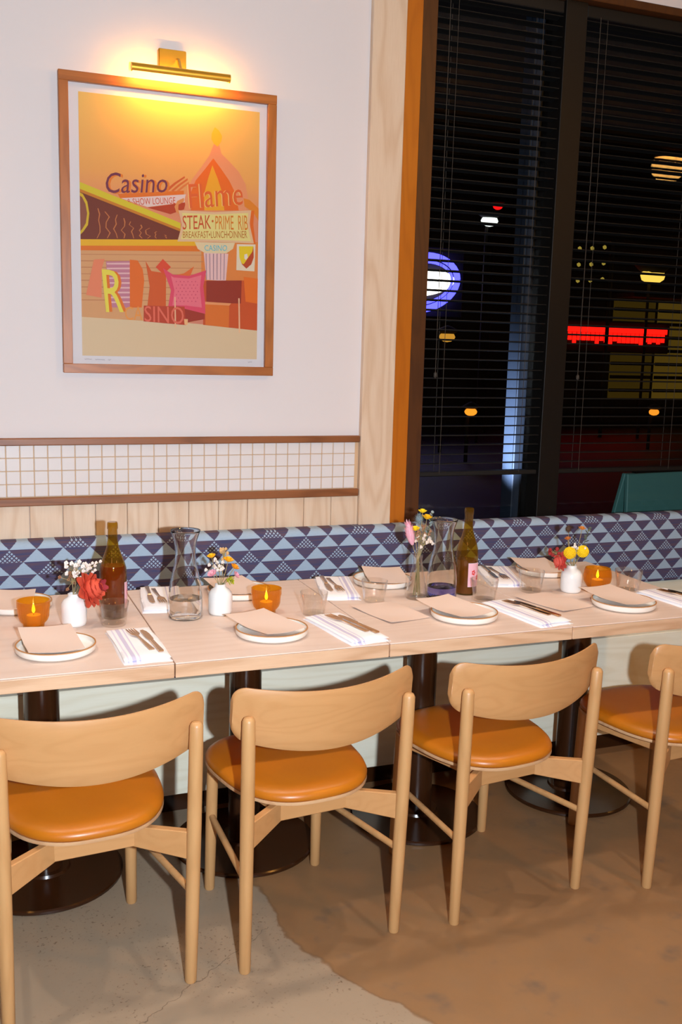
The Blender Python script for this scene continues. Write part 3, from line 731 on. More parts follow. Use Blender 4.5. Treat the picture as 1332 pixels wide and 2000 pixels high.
# ceiling lamps of the room (out of frame, seen only as reflections)
gl_m = emit('lamp_globe_glow', (255, 190, 110), 5)
def make_globe(x, y, label):
    g = thing('globe_pendant', label, 'lamp', (x, y, LAMP_Z), 0, 'globe pendants of the dining room')
    b = bmesh.new(); tube(b, [(0, 0, 0.11), (0, 0, CE-LAMP_Z-0.02)], 0.005, 8); mesh_obj('stem', b, M['brass'], g, 50)
    b = bmesh.new(); lathe(b, [(0, CE-LAMP_Z-0.025), (0.05, CE-LAMP_Z-0.025), (0.055, CE-LAMP_Z-0.001), (0, CE-LAMP_Z-0.001)], 20); mesh_obj('canopy', b, M['brass'], g, 40)
    b = bmesh.new(); lathe(b, [(0.03, 0.09), (0.075, 0.10), (0.11, 0.06), (0.115, 0.055), (0.08, 0.115), (0.02, 0.125), (0, 0.125)], 24); mesh_obj('cap', b, M['brass'], g, 40)
    return g
for (x, y), lb in zip(LAMPS, ('over the left aisle', 'over the middle aisle', 'over the right aisle', 'at the back left of the room', 'at the back right of the room')):
    make_globe(x, y, 'brass globe pendant lamp hanging ' + lb)
DOWN = [(-0.95, 'left'), (0.0, 'centre left'), (0.95, 'centre right'), (1.9, 'right')]
for x, lb in DOWN:
    d = thing('ceiling_downlight', f'recessed ceiling downlight above the {lb} of the table row', 'lamp', (x, 0.10, CE-0.02), 0, 'downlights above the tables')
    b = bmesh.new(); lathe(b, [(0.045, 0.0), (0.06, 0.0), (0.06, 0.0195), (0.045, 0.0195), (0.045, 0.0)], 28); mesh_obj('ring', b, M['brass'], d, 40)
    spot('downlight_beam', (x, 0.10, CE-0.03), (x, 0.02, 0), 58, (1.0, 0.84, 0.70), 0.05, 66, 0.8)

# ------------------------------------------------------------------ tableware
Z0 = TT
def place(o, x, y, z=Z0): o.location = (x, y, z); return o
# plates
def make_plate(label):
    p = thing('dinner_plate', label, 'plate', (0,0,Z0), 0, 'white plates with clay rims')
    b = bmesh.new(); lathe(b, [(0, 0.0005), (0.088, 0.0005), (0.099, 0.003), (0.1035, 0.008), (0.1045, 0.0215), (0.1005, 0.0215), (0.0995, 0.010), (0.094, 0.0065), (0, 0.006)], 64); mesh_obj('dish', b, M['cream_plate'], p, 50)
    b = bmesh.new(); lathe(b, [(0.1046, 0.0205), (0.1040, 0.0232), (0.1010, 0.0232), (0.1004, 0.0205)], 64); mesh_obj('clay_rim', b, M['rim'], p, 60)
    return p
plates = [(-0.280, 0.190, 'white plate at the leftmost front seat, under a card'), (0.318, 0.180, 'white plate at the second front seat, under a card, below the carafe'),
          (0.948, 0.190, 'white plate at the third front seat, in front of the bud vase'), (1.530, 0.165, 'white plate at the right front seat, beside the last napkin'),
          (-0.350, 0.672, 'white plate on the bench side at the left edge, behind the amber cup'), (0.352, 0.655, 'white plate on the bench side, behind the second amber cup'),
          (0.880, 0.668, 'white plate on the bench side left of the bud vase'), (1.545, 0.668, 'white plate on the bench side left of the yellow flowers')]
pl0 = make_plate(plates[0][2]); place(pl0, plates[0][0], plates[0][1])
for x, y, lb in plates[1:]: dup(pl0, (x, y, Z0), 0, lb)
# cards
def make_card(label, w_=0.142, l_=0.205, lift=0.0, amp=0.004):
    b = bmesh.new(); NX, NY = 10, 14; g = []
    for i in range(NX+1):
        row = []
        for j in range(NY+1):
            u = i/NX-0.5; v = j/NY-0.5; z = amp*math.cos(u*PI*1.1)*-1 + amp + lift*max(0, v+0.1)**1.5 + 0.002*math.sin(v*5+u*3)
            row.append((b.verts.new((u*w_, v*l_, z)), b.verts.new((u*w_, v*l_, z-0.0007))))
        g.append(row)
    for i in range(NX):
        for j in range(NY):
            b.faces.new((g[i][j][0], g[i+1][j][0], g[i+1][j+1][0], g[i][j+1][0])); b.faces.new((g[i][j][1], g[i][j+1][1], g[i+1][j+1][1], g[i+1][j][1]))
        for j in (0, NY): b.faces.new((g[i][j][0], g[i][j][1], g[i+1][j][1], g[i+1][j][0]))
    for i in (0, NX):
        for j in range(NY): b.faces.new((g[i][j][0], g[i][j+1][0], g[i][j+1][1], g[i][j][1]))
    o = mesh_obj('menu_card', b, M['card'], None, 40); tag(o, label, 'menu card', 'kraft cards on the plates'); return o
cards = [(-0.292, 0.205, 4, 'blank kraft card on the leftmost front plate'), (0.306, 0.205, 20, 'blank kraft card on the front plate below the carafe'), (0.925, 0.215, 16, 'blank kraft card on the front plate below the bud vase'), (1.525, 0.195, 10, 'blank kraft card on the right front plate'),
         (-0.372, 0.665, -8, 'blank kraft card on the bench-side plate at the left edge'), (0.338, 0.660, 8, 'blank kraft card on the bench-side plate behind the second amber cup'), (0.892, 0.672, -14, 'blank kraft card on the bench-side plate left of the bud vase'), (1.52, 0.672, -10, 'blank kraft card on the bench-side plate behind the yellow flowers')]
for i, (x, y, a, lb) in enumerate(cards):
    o = make_card(lb, lift=0.022 if i < 4 else 0.015); o.location = (x, y, Z0+0.0255); o.rotation_euler = (0, 0, math.radians(a))
for x, y, a, lb in ((0.745, 0.300, 12, 'blank cream sheet flat on the table left of the third front plate'), (1.33, 0.27, 14, 'blank cream sheet flat on the table left of the white vase')):
    o = make_card(lb, 0.150, 0.215, amp=0.0006); o['group'] = 'cream sheets on the table'; o.location = (x, y, Z0+0.0042); o.rotation_euler = (0, 0, math.radians(a))
# napkins
def napkin_mat():
    m = mat('striped_linen', (246, 246, 250), 0.9); t = NT(m); P = t.obj(); s = t.add('ShaderNodeSeparateXYZ', {0: P}); X = s.outputs[0]
    def stripe(c, hw): return t.m('LESS_THAN', t.m('ABSOLUTE', t.m('SUBTRACT', X, c)), hw)
    st = t.m('MAXIMUM', t.m('MULTIPLY', stripe(-0.036, 0.0055), 1.0), t.m('MULTIPLY', stripe(-0.021, 0.0022), 0.8)); st = t.m('MAXIMUM', st, t.m('MULTIPLY', stripe(-0.051, 0.0022), 0.6))
    t.put(t.b.inputs['Base Color'], t.mix(t.m('MULTIPLY', st, 0.6), lin((247, 247, 251)), lin((172, 164, 214))))
    t.bump(t.noise(P, 700, 2), 0.15, 0.0006); return m
M['linen'] = napkin_mat()
def slab(b, hw, hl, z0, z1, ph):
    NX, NY = 16, 24; top = []; bot = []
    for i in range(NX+1):
        ct, cb = [], []
        for j in range(NY+1):
            u = 2*i/NX-1; v = 2*j/NY-1
            x = hw*(u + 0.03*math.sin(v*3+ph)); y = hl*(v + 0.012*math.sin(u*4+ph))
            e = (1-abs(u)**7)**0.5*(1-abs(v)**12)**0.5; zz = z0 + 0.0006 + (z1-z0)*e*(1+0.10*math.sin(u*5+v*2+ph)+0.06*math.sin(v*9+ph))
            ct.append(b.verts.new((x, y, zz))); cb.append(b.verts.new((x, y, z0)))
        top.append(ct); bot.append(cb)
    for i in range(NX):
        for j in range(NY):
            b.faces.new((top[i][j], top[i+1][j], top[i+1][j+1], top[i][j+1])); b.faces.new((bot[i][j], bot[i][j+1], bot[i+1][j+1], bot[i+1][j]))
        for j in (0, NY):
            q = (bot[i][j], bot[i+1][j], top[i+1][j], top[i][j]); b.faces.new(q)
    for i in (0, NX):
        for j in range(NY): b.faces.new((bot[i][j], top[i][j], top[i][j+1], bot[i][j+1]))
def make_napkin(label):
    b = bmesh.new(); slab(b, 0.0635, 0.152, 0.0, 0.008, 0.3); slab(b, 0.061, 0.146, 0.0085, 0.014, 1.7)
    o = mesh_obj('napkin', b, M['linen'], None, 60); tag(o, label, 'napkin', 'striped folded napkins'); return o
def make_fork(label):
    f = thing('fork', label, 'fork', (0,0,0), 0, 'forks on the napkins')
    def arch(bm_):
        for v in bm_.verts: v.co.z += 0.004*max(0, math.cos((v.co.y-0.03)*22)) + (0.003 if v.co.y > 0.07 else 0)*((v.co.y-0.07)/0.03)
    hp = [(-0.007, -0.098), (0.007, -0.098), (0.0055, -0.06), (0.0028, 0.0), (0.0026, 0.024), (0.011, 0.040), (0.0125, 0.052), (-0.0125, 0.052), (-0.011, 0.040), (-0.0026, 0.024), (-0.0028, 0.0), (-0.0055, -0.06)]
    b = bmesh.new(); prism(b, hp, 0, 0.0022); arch(b); mesh_obj('handle', b, M['steel'], f)
    for k in range(4):
        x = -0.0125 + k*0.0071; b = bmesh.new(); prism(b, [(x, 0.0521), (x+0.0037, 0.0521), (x+0.0035, 0.080), (x+0.0026, 0.098), (x+0.0011, 0.098), (x+0.0002, 0.080)], 0, 0.0020); arch(b); mesh_obj('tine', b, M['steel'], f)
    return f
def make_knife(label):
    f = thing('knife', label, 'knife', (0,0,0), 0, 'knives on the napkins')
    b = bmesh.new(); prism(b, [(-0.0065, -0.104), (0.0065, -0.104), (0.0050, -0.05), (0.0048, -0.002), (-0.0048, -0.002), (-0.0050, -0.05)], 0, 0.0045); mesh_obj('handle', b, M['steel'], f)
    b = bmesh.new(); prism(b, [(-0.0048, -0.0019), (0.0048, -0.0019), (0.0095, 0.012), (0.0105, 0.055), (0.0085, 0.085), (0.0020, 0.104), (-0.0070, 0.098), (-0.0075, 0.03)], 0.0010, 0.0026); mesh_obj('blade', b, M['steel'], f)
    return f
sets = [(-0.066, 0.172, 1, 'leftmost front seat'), (0.540, 0.165, 8, 'second front seat, beside the plate below the carafe'), (1.158, 0.172, 8, 'third front seat, right of the bud vase'), (1.764, 0.160, 6, 'right front seat at the picture edge'),
        (0.088, 0.640, 172, 'bench side behind the tall carafe under the picture'), (0.692, 0.632, 166, 'bench side right of the second amber cup'), (1.338, 0.640, 162, 'bench side behind the green bottle')]
nap0 = fk0 = kn0 = None
for i, (x, y, a, lb) in enumerate(sets):
    ra = math.radians(a)
    if i == 0:
        nap0 = make_napkin('white striped napkin at the ' + lb); fk0 = make_fork('fork lying on the napkin at the ' + lb); kn0 = make_knife('knife lying on the napkin at the ' + lb)
        nn, ff, kk = nap0, fk0, kn0
    else:
        nn = dup(nap0, (0,0,0), 0, ('white striped napkin at the ' if i < 4 else 'white striped napkin on the ') + lb); ff = dup(fk0, (0,0,0), 0, ('fork lying on the napkin at the ' if i < 4 else 'fork lying on the napkin on the ') + lb); kk = dup(kn0, (0,0,0), 0, ('knife lying on the napkin at the ' if i < 4 else 'knife lying on the napkin on the ') + lb)
    nn.location = (x, y, Z0); nn.rotation_euler = (0, 0, ra)
    for o, lx, ly, da in ((ff, 0.008, 0.006, 7), (kk, 0.034, -0.012, 3)):
        o.location = (x + lx*math.cos(ra)-ly*math.sin(ra), y + lx*math.sin(ra)+ly*math.cos(ra), Z0+0.0165); o.rotation_euler = (0, 0, ra+math.radians(da))
# tumblers
def make_tumbler(label):
    b = bmesh.new(); lathe(b, [(0, 0.0), (0.033, 0.0), (0.035, 0.003), (0.0435, 0.070), (0.0428, 0.0712), (0.0418, 0.070), (0.0335, 0.008), (0, 0.007)], 48)
    o = mesh_obj('water_tumbler', b, M['tumbler'], None, 50); tag(o, label, 'glass', 'clear water tumblers'); return o
tb = [(-0.096, 0.400, 1.0, 'clear tumbler in front of the dark wine bottle'), (0.508, 0.352, 1.0, 'clear tumbler right of the second amber cup'), (0.752, 0.445, 1.0, 'clear tumbler left of the bud vase, before a napkin'),
      (1.112, 0.355, 1.05, 'clear tumbler at the foot of the green bottle'), (1.336, 0.425, 1.05, 'clear tumbler left of the white vase with yellow flowers'), (1.672, 0.330, 1.1, 'clear tumbler right of the round amber cup')]
t0 = make_tumbler(tb[0][3]); place(t0, tb[0][0], tb[0][1])
for x, y, s, lb in tb[1:]: dup(t0, (x, y, Z0), 0, lb, scale=(s, s, s))
# carafes
def make_carafe(label):
    c = thing('water_carafe', label, 'carafe', (0,0,Z0), 0, 'glass water carafes')
    out = [(0, 0), (0.046, 0), (0.050, 0.004), (0.0515, 0.03), (0.0505, 0.07), (0.046, 0.11), (0.038, 0.145), (0.0325, 0.170), (0.0305, 0.192), (0.0312, 0.215), (0.0350, 0.240), (0.0425, 0.262), (0.0445, 0.2665)]
    inn = [(0.0440, 0.2690), (0.0412, 0.2635), (0.0330, 0.240), (0.0292, 0.215), (0.0285, 0.192), (0.0305, 0.170), (0.0360, 0.145), (0.0440, 0.11), (0.0484, 0.07), (0.0492, 0.03), (0.0475, 0.009), (0, 0.007)]
    b = bmesh.new(); lathe(b, out+inn, 56); mesh_obj('glass_body', b, M['carafe'], c, 50)
    return c
def add_water(c, level, m='water', lab='shallow clear water in the '):
    prof = [(0, 0.0072), (0.0470, 0.0092), (0.0489, 0.03)]
    prof += [(prof[-1][0], level), (0, level)]
    b = bmesh.new(); lathe(b, prof, 48); o = mesh_obj('water', b, M[m], None, 50)
    tag(o, lab + c['label'].split(',')[0], 'water'); o.location = c.location
c1 = make_carafe('tall glass carafe under the picture, left of the white vase'); c1.location = (0.121, 0.425, Z0)
c2 = dup(c1, (0.988, 0.424, Z0), 0.3, 'glass carafe between the bud vase and the green bottle')
add_water(c1, 0.060); add_water(c2, 0.042, 'reflection_water', 'shallow water with painted blue reflection in the ')
# wine bottles
def make_bottle(label, wine_m, wine_level, x, y, h, r, ang):
    b0 = thing('wine_bottle', label, 'bottle', (x, y, Z0), ang, 'wine bottles')
    k = h/0.29
    prof = [(0, 0.0), (r-0.004, 0.0), (r, 0.004), (r, 0.135*k), (r*0.97, 0.15*k), (r*0.82, 0.172*k), (r*0.60, 0.195*k), (r*0.44, 0.215*k), (0.0150, 0.236*k), (0.0140, 0.268*k), (0.0158, 0.270*k), (0.0158, 0.284*k), (0.0142, h), (0, h)]
    b = bmesh.new(); lathe(b, prof, 40); mesh_obj('bottle_glass', b, M['bottle'], b0, 45)
    ri = r-0.003; wp = [(0, 0.006), (ri, 0.006), (ri, 0.135*k), (ri*0.97, 0.15*k), (ri*0.80, 0.172*k)]
    wp = [q for q in wp if q[1] < wine_level]; wp += [(wp[-1][0]*0.92, wine_level), (0, wine_level)]
    b = bmesh.new(); lathe(b, wp, 36); mesh_obj('wine', b, wine_m, b0, 45)
    # paper label wrapped round the front, printed flowers
    def wrap(bm_, a0, a1, z0, z1, rr, n=16):
        vs = [(bm_.verts.new((rr*math.cos(math.radians(a0+(a1-a0)*i/n)), rr*math.sin(math.radians(a0+(a1-a0)*i/n)), z0)), bm_.verts.new((rr*math.cos(math.radians(a0+(a1-a0)*i/n)), rr*math.sin(math.radians(a0+(a1-a0)*i/n)), z1))) for i in range(n+1)]
        for i in range(n): bm_.faces.new((vs[i][0], vs[i+1][0], vs[i+1][1], vs[i][1]))
    b = bmesh.new(); wrap(b, -130, 60, 0.030*k, 0.110*k, r+0.0005); lab = mesh_obj('paper_label', b, mat('label_paper', (238, 226, 240), 0.7), b0, 60)
    b = bmesh.new(); wrap(b, -130, -60, 0.031*k, 0.109*k, r+0.0007, 8); mesh_obj('printed_pink_band', b, mat('label_pink', (240, 186, 200), 0.7), lab, 60)
    rng = random.Random(5)
    for a, z in ((-100, 0.078), (-70, 0.060), (-40, 0.082), (-15, 0.055), (15, 0.075), (40, 0.060)):
        b = bmesh.new()
        for q in range(5):
            aa = a + 7*math.cos(q*1.257); zz = (z + 0.006*math.sin(q*1.257))*k
            wrap(b, aa-4, aa+4, zz-0.003, zz+0.003, r+0.0009+0.00005*q, 2)
        mesh_obj('printed_flower', b, mat('label_red', (222, 62, 58), 0.7), lab, 60)
    return b0
make_bottle('dark wine bottle with red wine on the leftmost table', M['wine'], 0.158, -0.084, 0.492, 0.290, 0.0405, math.radians(85))
make_bottle('amber-green wine bottle right of the second carafe', M['wine_amber'], 0.120, 1.100, 0.462, 0.296, 0.0375, math.radians(20))
# amber candle cups
def make_cup(label, rnd, x, y):
    c = thing('amber_candle_cup', label, 'candle holder', (x, y, Z0), 0, 'amber glass candle cups')
    if rnd: out = [(0.026, 0.0), (0.027, 0.006), (0.036, 0.014), (0.047, 0.032), (0.049, 0.048), (0.046, 0.068), (0.0435, 0.078)]
    else: out = [(0.029, 0.0), (0.030, 0.012), (0.032, 0.014), (0.039, 0.022), (0.043, 0.034), (0.0445, 0.056), (0.0465, 0.062), (0.0470, 0.080)]
    inn = [(r-0.0028, z+(0.006 if i == 0 else 0)) for i, (r, z) in enumerate(out)][::-1]
    rib = lambda a, i: 1 + (0.012*math.cos(a*30) if 0 < i < len(out)-1 else 0)
    b = bmesh.new(); lathe(b, [(0, 0)] + out + inn + [(0, 0.0062)], 120, mod=lambda a, i: rib(a, i-1)); mesh_obj('ribbed_glass', b, M['amber'], c, 50)
    return c
cups = [(-0.318, 0.440, False, 'ribbed amber cup at the left edge of the row, candle lit'), (0.370, 0.405, False, 'ribbed amber cup right of the second white vase, candle lit'), (1.582, 0.385, True, 'rounded amber cup right of the yellow flowers, candle lit')]
for x, y, r_, lb in cups:
    make_cup(lb, r_, x, y)
    t = thing('tea_light', 'lit tea light inside the ' + lb.split(',')[0], 'candle', (x, y, Z0+0.0066), 0, 'tea lights in amber cups')
    b = bmesh.new(); lathe(b, [(0, 0), (0.019, 0), (0.0195, 0.002), (0.0195, 0.030), (0.017, 0.031), (0, 0.029)], 28); mesh_obj('wax', b, M['wax'], t, 50)
    b = bmesh.new(); tube(b, [(0, 0, 0.029), (0.0006, 0, 0.037)], 0.0008, 6); mesh_obj('wick', b, M['mullion'], t)
    b = bmesh.new(); lathe(b, [(0, 0.035), (0.0035, 0.039), (0.0048, 0.044), (0.0036, 0.052), (0.0015, 0.060), (0, 0.064)], 14); mesh_obj('flame', b, M['flame'], t, 60)
# vases
def make_vase(label, x, y):
    b = bmesh.new(); lathe(b, [(0, 0), (0.030, 0), (0.034, 0.003), (0.0365, 0.012), (0.0370, 0.05), (0.0355, 0.066), (0.028, 0.077), (0.0185, 0.083), (0.0165, 0.088), (0.0170, 0.094), (0.0150, 0.0945), (0.0140, 0.088), (0.0150, 0.078), (0.012, 0.04), (0, 0.04)], 48)
    o = mesh_obj('white_bud_vase', b, M['white'], None, 50); tag(o, label, 'vase', 'white ceramic vases'); place(o, x, y); return o
make_vase('white ceramic vase with the red flower on the leftmost table', -0.206, 0.432)
make_vase('white ceramic vase with yellow and pink flowers, right of the carafe', 0.232, 0.436)
make_vase('white ceramic vase with two yellow ball flowers on the rightmost table', 1.474, 0.386)
b = bmesh.new(); lathe(b, [(0, 0), (0.034, 0), (0.0355, 0.004), (0.0335, 0.03), (0.0270, 0.070), (0.0185, 0.105), (0.0150, 0.128), (0.0172, 0.149), (0.0160, 0.1495), (0.0138, 0.128), (0.0170, 0.105), (0.0253, 0.070), (0.0315, 0.03), (0.0325, 0.010), (0, 0.008)], 44)
bud = mesh_obj('glass_bud_vase', b, M['tumbler'], None, 50); tag(bud, 'clear glass bud vase with thin stems left of the second carafe', 'vase'); place(bud, 0.906, 0.446)

# flowers: each stem is one flower
FM = {}
def fm(c, rough=0.75):
    if c not in FM: FM[c] = mat('petal', c, rough)
    return FM[c]
def flower(kind, vase, base, head, size, col, label, cat='flower', name=None, col2=None, group=None, seed=0, stem=True):
    rng = random.Random(seed*7+3); vx, vy = vase; names = {'ball': 'yellow_ball_flower', 'straw': 'strawflower', 'tail': 'bunny_tail_grass', 'spray': 'filler_flower_spray', 'rose': 'rose', 'leaf': 'leaf_sprig', 'berry': 'berry_sprig', 'thistle': 'thistle'}
    t = thing(name or names[kind], label, cat, (vx, vy, Z0), 0, group)
    h = Vector(head); p0 = Vector(base)
    mouth = Vector((h.x*0.12, h.y*0.12, max(base[2]+0.02, 0.09 if base[2] > 0.02 else 0.135)))
    if h.z < mouth.z + 0.02: mid = mouth + Vector((h.x*0.4, h.y*0.4, 0.02))
    else: mid = mouth.lerp(h, 0.5) + Vector((h.x*0.10, h.y*0.1, 0.004))
    b = bmesh.new(); tube(b, [p0, mouth, mid, h], [0.0013, 0.0013, 0.0011, 0.0010], 6); mesh_obj('stem', b, M['greenstem'] if kind in ('leaf', 'rose') else M['stem'], t, 60)
    d = (h-mid).normalized(); a, c = frame_of(d)
    b = bmesh.new()
    def petal(bm_, root, direc, side, L_, W_, curl, nseg=4):
        nrm = direc.cross(side).normalized(); rows = []
        for i in range(nseg+1):
            q = i/nseg; wd = W_*math.sin(PI*(0.12+0.80*q))**0.8; p = root + direc*L_*q + nrm*curl*q*q
            rows.append((bm_.verts.new(p-side*wd/2), bm_.verts.new(p+nrm*(-0.15*wd)), bm_.verts.new(p+side*wd/2)))
        for r1, r2 in zip(rows, rows[1:]):
            bm_.faces.new((r1[0], r1[1], r2[1], r2[0])); bm_.faces.new((r1[1], r1[2], r2[2], r2[1]))
    if kind == 'ball':
        ball(b, h, size*0.9, 3)
        for i in range(150):
            z = 1-2*(i+0.5)/150; rr = math.sqrt(1-z*z); ph = i*2.39996; ball(b, h + size*0.93*Vector((rr*math.cos(ph), rr*math.sin(ph), z)), size*0.13, 1)
    elif kind == 'thistle':
        ball(b, h, size*0.6, 2)
        for i in range(90):
            z = 1-2*(i+0.5)/90; rr = math.sqrt(1-z*z); ph = i*2.39996; n = Vector((rr*math.cos(ph), rr*math.sin(ph), z)); s_ = frame_of(n)[0]*size*0.09
            b.faces.new((b.verts.new(h+n*size*0.55-s_), b.verts.new(h+n*size*0.55+s_), b.verts.new(h+n*size*rng.uniform(0.95, 1.1))))
    elif kind == 'straw':
        for ring, (n, L_, el, wd) in enumerate(((12, 1.0, 0.35, 0.5), (11, 0.85, 0.8, 0.45), (9, 0.6, 1.15, 0.4))):
            for i in range(n):
                ph = 2*PI*(i+0.5*(ring % 2))/n; rad = math.cos(ph)*a + math.sin(ph)*c; dr = (rad*math.cos(el) + d*math.sin(el)).normalized()
                petal(b, h, dr, d.cross(rad).normalized(), size*L_, size*wd, size*0.2)
        ball(b, h+d*size*0.35, size*0.33, 2)
    elif kind == 'rose':
        for ring, (n, L_, el, wd) in enumerate(((7, 1.15, 0.15, 0.95), (7, 1.1, 0.55, 0.9), (6, 1.05, 0.95, 0.85), (5, 0.95, 1.25, 0.7), (4, 0.85, 1.45, 0.5))):
            for i in range(n):
                ph = 2*PI*(i+0.37*ring)/n; rad = math.cos(ph)*a + math.sin(ph)*c; dr = (rad*math.cos(el) + d*math.sin(el)).normalized()
                petal(b, h-d*size*0.45, dr, d.cross(rad).normalized(), size*L_, size*wd, -size*0.25, 5)
        ball(b, h-d*size*0.1, size*0.62, 2, (1, 1, 1))
    elif kind == 'tail':
        n = 9; tube(b, [h + d*size*(i/(n-1)-0.5)*2 for i in range(n)], [size*0.34*math.sin(PI*(0.06+0.9*(i/(n-1))))**0.7 for i in range(n)], 12)
        for i in range(170):
            q = rng.random(); ph = rng.uniform(0, 2*PI); rad = math.cos(ph)*a + math.sin(ph)*c; r0 = size*0.32*math.sin(PI*(0.06+0.9*q))**0.7; p = h + d*size*(q-0.5)*2 + rad*r0; s_ = d.cross(rad)*size*0.05
            b.faces.new((b.verts.new(p-s_), b.verts.new(p+s_), b.verts.new(p+(rad*0.5+d)*size*0.28)))
    elif kind in ('spray', 'berry'):
        n = 16 if kind == 'spray' else 9; tw = bmesh.new()
        for i in range(n):
            o_ = Vector((rng.gauss(0, 1), rng.gauss(0, 0.7), rng.gauss(0, 0.8)))*size*0.55; p = h+o_
            tube(tw, [mid.lerp(h, 0.4), mid.lerp(h, 0.8)+o_*0.45, p], 0.0006, 4)
            if kind == 'berry': ball(b, p, size*rng.uniform(0.22, 0.30), 2)
            else:
                for q in range(5): ball(b, p + size*0.12*Vector((math.cos(q*1.257), math.sin(q*1.9), math.sin(q*1.257))), size*0.13, 1)
        mesh_obj('twigs', tw, M['stem'], t, 60)
    elif kind == 'leaf':
        for i in range(9):
            q = i/8; p = mid.lerp(h, q); ph = i*2.4; rad = math.cos(ph)*a + math.sin(ph)*c; dr = (rad + d*0.6).normalized(); petal(b, p, dr, d.cross(rad).normalized(), size*(1.0-0.35*q), size*0.55, size*0.1)
    mesh_obj('bloom' if kind not in ('leaf', 'berry') else ('leaves' if kind == 'leaf' else 'berries'), b, fm(col), t, 70)
    if kind == 'rose' and col2:
        b = bmesh.new()
        for i in range(5):
            ph = 2*PI*i/5; rad = math.cos(ph)*a + math.sin(ph)*c; petal(b, h+d*size*0.1, (rad*0.35+d).normalized(), d.cross(rad).normalized(), size*0.72, size*0.5, -size*0.2)
        mesh_obj('inner_petals', b, fm(col2), t, 70)
    return t
V1, V2, V3, V4 = (-0.206, 0.432), (0.232, 0.436), (0.906, 0.446), (1.474, 0.386)
B0, BB = (0, 0, 0.041), (0, 0, 0.010)
flower('rose', V1, B0, (0.056, -0.032, 0.114), 0.047, (214, 84, 58), 'large coral-red flower leaning right in the leftmost white vase', col2=(150, 34, 46), seed=1)
flower('spray', V1, B0, (0.010, 0.0, 0.165), 0.030, (244, 238, 232), 'white filler sprig standing in the leftmost white vase', seed=2)
flower('spray', V1, B0, (0.040, 0.01, 0.168), 0.022, (238, 226, 218), 'small white sprig just above the coral-red flower', seed=3)
flower('spray', V1, B0, (-0.002, 0.012, 0.135), 0.024, (150, 104, 74), 'brown dried sprig low in the leftmost white vase', seed=4)
flower('straw', V2, B0, (-0.030, -0.01, 0.180), 0.016, (250, 196, 20), 'yellow bloom highest on the left of the second white vase', seed=5)
flower('straw', V2, B0, (0.020, -0.012, 0.165), 0.020, (250, 182, 14), 'yellow-orange bloom at the centre of the second white vase', seed=6)
flower('straw', V2, B0, (0.040, -0.008, 0.142), 0.018, (246, 160, 10), 'orange-yellow bloom on the right of the second white vase', seed=7)
flower('straw', V2, B0, (-0.028, -0.018, 0.128), 0.018, (240, 176, 190), 'pink bloom on the left of the second white vase', seed=8)
flower('straw', V2, B0, (0.042, -0.014, 0.120), 0.016, (238, 170, 188), 'pink bloom low on the right of the second white vase', seed=9)
flower('leaf', V2, B0, (0.032, -0.02, 0.106), 0.020, (184, 190, 40), 'lime green leaf sprig at the mouth of the second white vase', 'leaves', seed=10)
flower('spray', V2, B0, (-0.004, -0.005, 0.148), 0.026, (240, 230, 222), 'white filler sprig in the middle of the second white vase', seed=11)
flower('spray', V2, B0, (0.018, 0.02, 0.190), 0.022, (214, 176, 120), 'beige dried sprig rising behind the second white vase blooms', seed=12)
flower('tail', V3, (-0.008, 0, 0.011), (-0.036, -0.008, 0.222), 0.040, (242, 184, 200), 'pink bunny-tail grass leaning left in the clear bud vase', 'flower', seed=13)
flower('straw', V3, (0.004, 0.004, 0.011), (-0.018, -0.01, 0.232), 0.019, (250, 220, 20), 'yellow bloom beside the pink bunny tail', seed=14)
flower('straw', V3, (0.010, 0, 0.011), (0.006, -0.008, 0.290), 0.017, (248, 222, 30), 'yellow bloom at the very top of the clear bud vase', seed=15)
flower('straw', V3, (-0.004, -0.006, 0.011), (0.024, -0.006, 0.268), 0.021, (250, 196, 16), 'yellow-orange bloom on the upper right of the bud vase', seed=16)
flower('thistle', V3, (0.002, 0.008, 0.011), (0.002, 0.004, 0.268), 0.022, (128, 146, 152), 'grey-blue thistle between the yellow blooms of the bud vase', seed=17)
flower('leaf', V3, (-0.010, 0.004, 0.011), (0.050, 0.006, 0.285), 0.020, (140, 156, 158), 'grey-green eucalyptus sprig on the right of the bud vase', 'leaves', seed=18)
flower('spray', V3, (0.012, -0.003, 0.011), (0.020, -0.008, 0.195), 0.028, (240, 224, 210), 'white filler sprig low in the clear bud vase', seed=19)
flower('spray', V3, (0.0, -0.010, 0.011), (0.014, 0.0, 0.220), 0.026, (176, 128, 96), 'brown dried sprig in the clear bud vase', seed=20)
flower('ball', V4, B0, (-0.026, -0.018, 0.142), 0.021, (246, 206, 14), 'left one of the two bright yellow ball flowers', group='yellow ball flowers', seed=21)
flower('ball', V4, B0, (0.028, -0.016, 0.144), 0.021, (248, 212, 14), 'right one of the two bright yellow ball flowers', group='yellow ball flowers', seed=22)
flower('rose', V4, B0, (-0.052, 0.01, 0.108), 0.030, (222, 92, 78), 'coral bloom leaning left from the rightmost white vase', seed=23)
flower('berry', V4, B0, (-0.072, 0.008, 0.150), 0.024, (150, 34, 36), 'dark red berry sprig on the left of the rightmost white vase', 'berries', seed=24)
flower('straw', V4, B0, (0.030, 0.0, 0.218), 0.016, (226, 140, 50), 'orange bloom rising highest above the yellow ball flowers', seed=25)
flower('straw', V4, B0, (-0.022, 0.004, 0.184), 0.014, (214, 128, 60), 'small orange bloom above the left yellow ball flower', seed=26)
flower('thistle', V4, B0, (-0.018, 0.012, 0.220), 0.016, (84, 58, 40), 'dark brown seed head above the rightmost white vase', 'seed head', seed=27)
flower('leaf', V4, B0, (0.064, 0.006, 0.218), 0.020, (98, 106, 96), 'dark grey-green leaf sprig on the right of the yellow ball flowers', 'leaves', seed=28)
